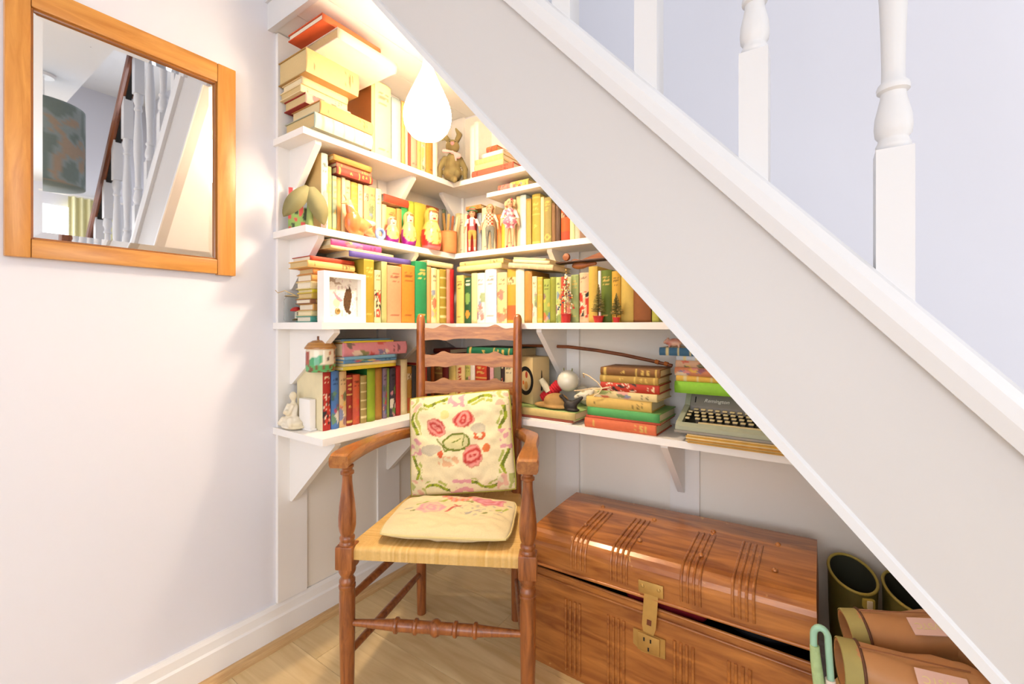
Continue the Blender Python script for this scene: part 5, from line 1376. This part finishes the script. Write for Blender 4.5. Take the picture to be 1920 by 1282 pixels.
M['hide'] = plain('tan_leather', 'bb8656', .42, var=.22, scale=7, bump=.25, bscale=30); M['hide2'] = plain('leather_trim', '9a6440', .5); M['linen'] = plain('boot_collar', 'a89a5c', .8); M['sole'] = plain('dark_tread', '38291f', .7, bump=.9, bscale=180); M['tagc'] = plain('pink_tag', 'e2bcae', .8); M['tagt'] = plain('tag_lettering', 'e6d49a', .7)
def ankle_boot(label, loc, rotz, tilt, letters, roll=0):
    root = thing('leather_boot', label, 'boot', loc, rot=(roll, tilt, rotz), group='tan leather boots on the basket')
    # shaft lies along +x from its opening at x = 0
    n = 30; prof = [(.0435, 0), (.0435, .03), (.0455, .06), (.044, .11), (.046, .15), (.048, .18)]
    vs = []; fs = []
    rings = [(r_, x_) for r_, x_ in prof]+[]
    inner = [(.039, .0), (.039, .09)]
    for (r_, x_) in inner[::-1]+rings:
        for k in range(n): a = 2*PI*k/n; w_ = 1+.05*min(1, x_/.06)*math.sin(3*a+x_*40); vs.append((x_, r_*1.06*w_*math.cos(a), r_*.92*w_*math.sin(a)+.004*math.sin(x_*50)))
    for i in range(len(inner)+len(rings)-1):
        for k in range(n): fs.append((i*n+k, i*n+(k+1) % n, (i+1)*n+(k+1) % n, (i+1)*n+k))
    fs.append(tuple(range(n)))
    MB().add(vs, fs).build('shaft', M['hide'], root, True)
    MB().lathe([(.0445, -.001), (.0470, .0), (.0475, .028), (.0450, .030)], 30, Matrix.Diagonal((1, 1.06, .92, 1)) @ Matrix.Rotation(PI/2, 4, 'Y'), cap=False).build('collar', M['linen'], root, True)
    MB().tube([(.031, .0495*math.cos(2*PI*k/30), .0435*math.sin(2*PI*k/30)) for k in range(30)], .0028, 8, closed=True).build('piping', plain('dark_piping', '5e3a24', .6), root, True)
    fuse('foot', [('b', (.185, 0, 0), (.050, .046, .048)), ('c', (.20, -.01, -.005), (.235, -.09, -.012), .044, .036), ('b', (.240, -.11, -.014), (.040, .045, .034))], M['hide'], root, .006)
    fuse('sole', [('b', (.232, .005, -.003), (.020, .040, .040)), ('c', (.248, -.02, -.006), (.272, -.12, -.014), .024, .024)], M['sole'], root, .006)
    MB().box(.03, .19, -.0012, .0012, -.0005, .0012, Matrix.Translation((0, -.012, .0465))).build('seam', M['hide2'], root)
    tg = thing('tag', None, None, (.105, -.046, .034), rot=(math.radians(38), 0, 0)); tg.parent = root
    MB().box(0, .072, -.017, .017, -.001, .001).build('ribbon', M['tagc'], tg)
    text('lettering', letters, .017, M['tagt'], tg, (.069, .006, .0012), (0, 0, PI))
    return root
bk = thing('storage_basket', 'woven basket with a pale green handle holding the leather boots', 'basket', (.175, 1.085, 0))
MB().lathe([(.125, 0), (.128, .004), (.140, .10), (.150, .22), (.156, .335), (.160, .345), (.150, .345), (.140, .22), (.120, .02)], 40).build('tub', wood('wicker', 'a88250', 'c8a468', (8, 8, 30), 6, .7), bk, True)
MB().lathe([(.148, .318), (.148, .334), (.01, .336)], 40).build('packing', plain('linen_packing', 'cbbd9c', .9, var=.15), bk, True)
M['mint'] = plain('mint_handle', '9cc8ae', .35, coat=.3)
hp_ = [(-.166, -.045, .30), (-.178, -.040, .38), (-.184, -.036, .43), (-.187, -.034, .455)]
hp_ += [(-.1755-.0115*math.cos(PI*k/10), -.032, .472+.016*math.sin(PI*k/10)) for k in range(11)]
hp_ += [(-.163, -.034, .452), (-.161, -.035, .42), (-.159, -.037, .38), (-.154, -.040, .30)]
MB().tube(hp_, .0062, 12).build('handle', M['mint'], bk, True)
MB().tube([(-.166, -.045, .28), (-.178, -.040, .38), (-.1835, -.0365, .425), (-.1855, -.0345, .452)], [.0115, .0100, .0092, .0080], 10).build('handle_wrap', plain('green_wrap', 'a8c08a', .9, var=.2, scale=80, bump=.8), bk, True)
MB().tube([(-.152, -.044, .28), (-.157, -.038, .35), (-.1605, -.036, .398)], [.0120, .0105, .0085], 10).build('handle_wrap', plain('white_wrap', 'ecdccc', .9, var=.15, scale=80, bump=.8), bk, True)
ankle_boot('tan leather boot with pink tag, nearer of the pair on the basket', (.030, 1.095, .408), math.radians(10), math.radians(-1), 'DEVSTC')
ankle_boot('tan leather boot leaning behind the nearer tagged one', (.045, 1.215, .408), math.radians(16), math.radians(-9), 'DEVSTC', math.radians(-10))

# ------------------------------------------------------------------ the rest of the room, seen in the mirror
dl = thing('drum_pendant', 'grey floral drum lampshade hanging from the ceiling, reflected in the mirror', 'lamp', (.20, .52, 1.79))
def drum(a, z_):
    q = noise.noise(Vector((math.cos(a)*2.2, math.sin(a)*2.2, z_*9))); q2 = noise.noise(Vector((math.cos(a)*5+3, math.sin(a)*5, z_*22)))
    return lin('a08c78') if q > .12 and q2 > -.1 else lin('727e78') if q < -.1 else lin('8a9490')
plathe('shade', [(.155, 0), (.155, .40)], drum, dl, M['matte'], 60, fine=30)
MB().tube([(0, 0, .40), (0, 0, .555)], .003, 6).build('cord', M['white'], dl, True)
MB().lathe([(.04, .545), (.045, .559), (.02, .5595)], 20).build('ceiling_rose', M['white'], dl, True)
def curtain(label, y0, y1):
    n = 80; vs = []; fs = []
    for j in range(2):
        for i in range(n+1): t = i/n; vs.append((XR-.07+.025*math.sin(t*PI*14), y0+(y1-y0)*t, .70+1.55*j))
    N = len(vs); vs += [(x_+.004, y_, z_) for x_, y_, z_ in vs]
    for i in range(n): q = (i, i+1, n+2+i, n+1+i); fs += [q, tuple(N+k for k in reversed(q))]
    o = MB().add(vs, fs).build('curtain', M['curt'], None, True); tag(o, label, 'curtain', 'yellow curtains')
M['curt'] = plain('pale_yellow_voile', 'efe8b8', .9)
curtain('pale yellow curtain at the side window nearer the camera', -.32, -.02); curtain('pale yellow curtain at the side window nearer the stairs', 1.05, 1.40)
rod_ = MB().tube([(XR-.07, -.4, 2.262), (XR-.07, 1.48, 2.262)], .010, 10).build('curtain_pole', M['white'], None, True); tag(rod_, 'white curtain pole above the side window', 'curtain pole')
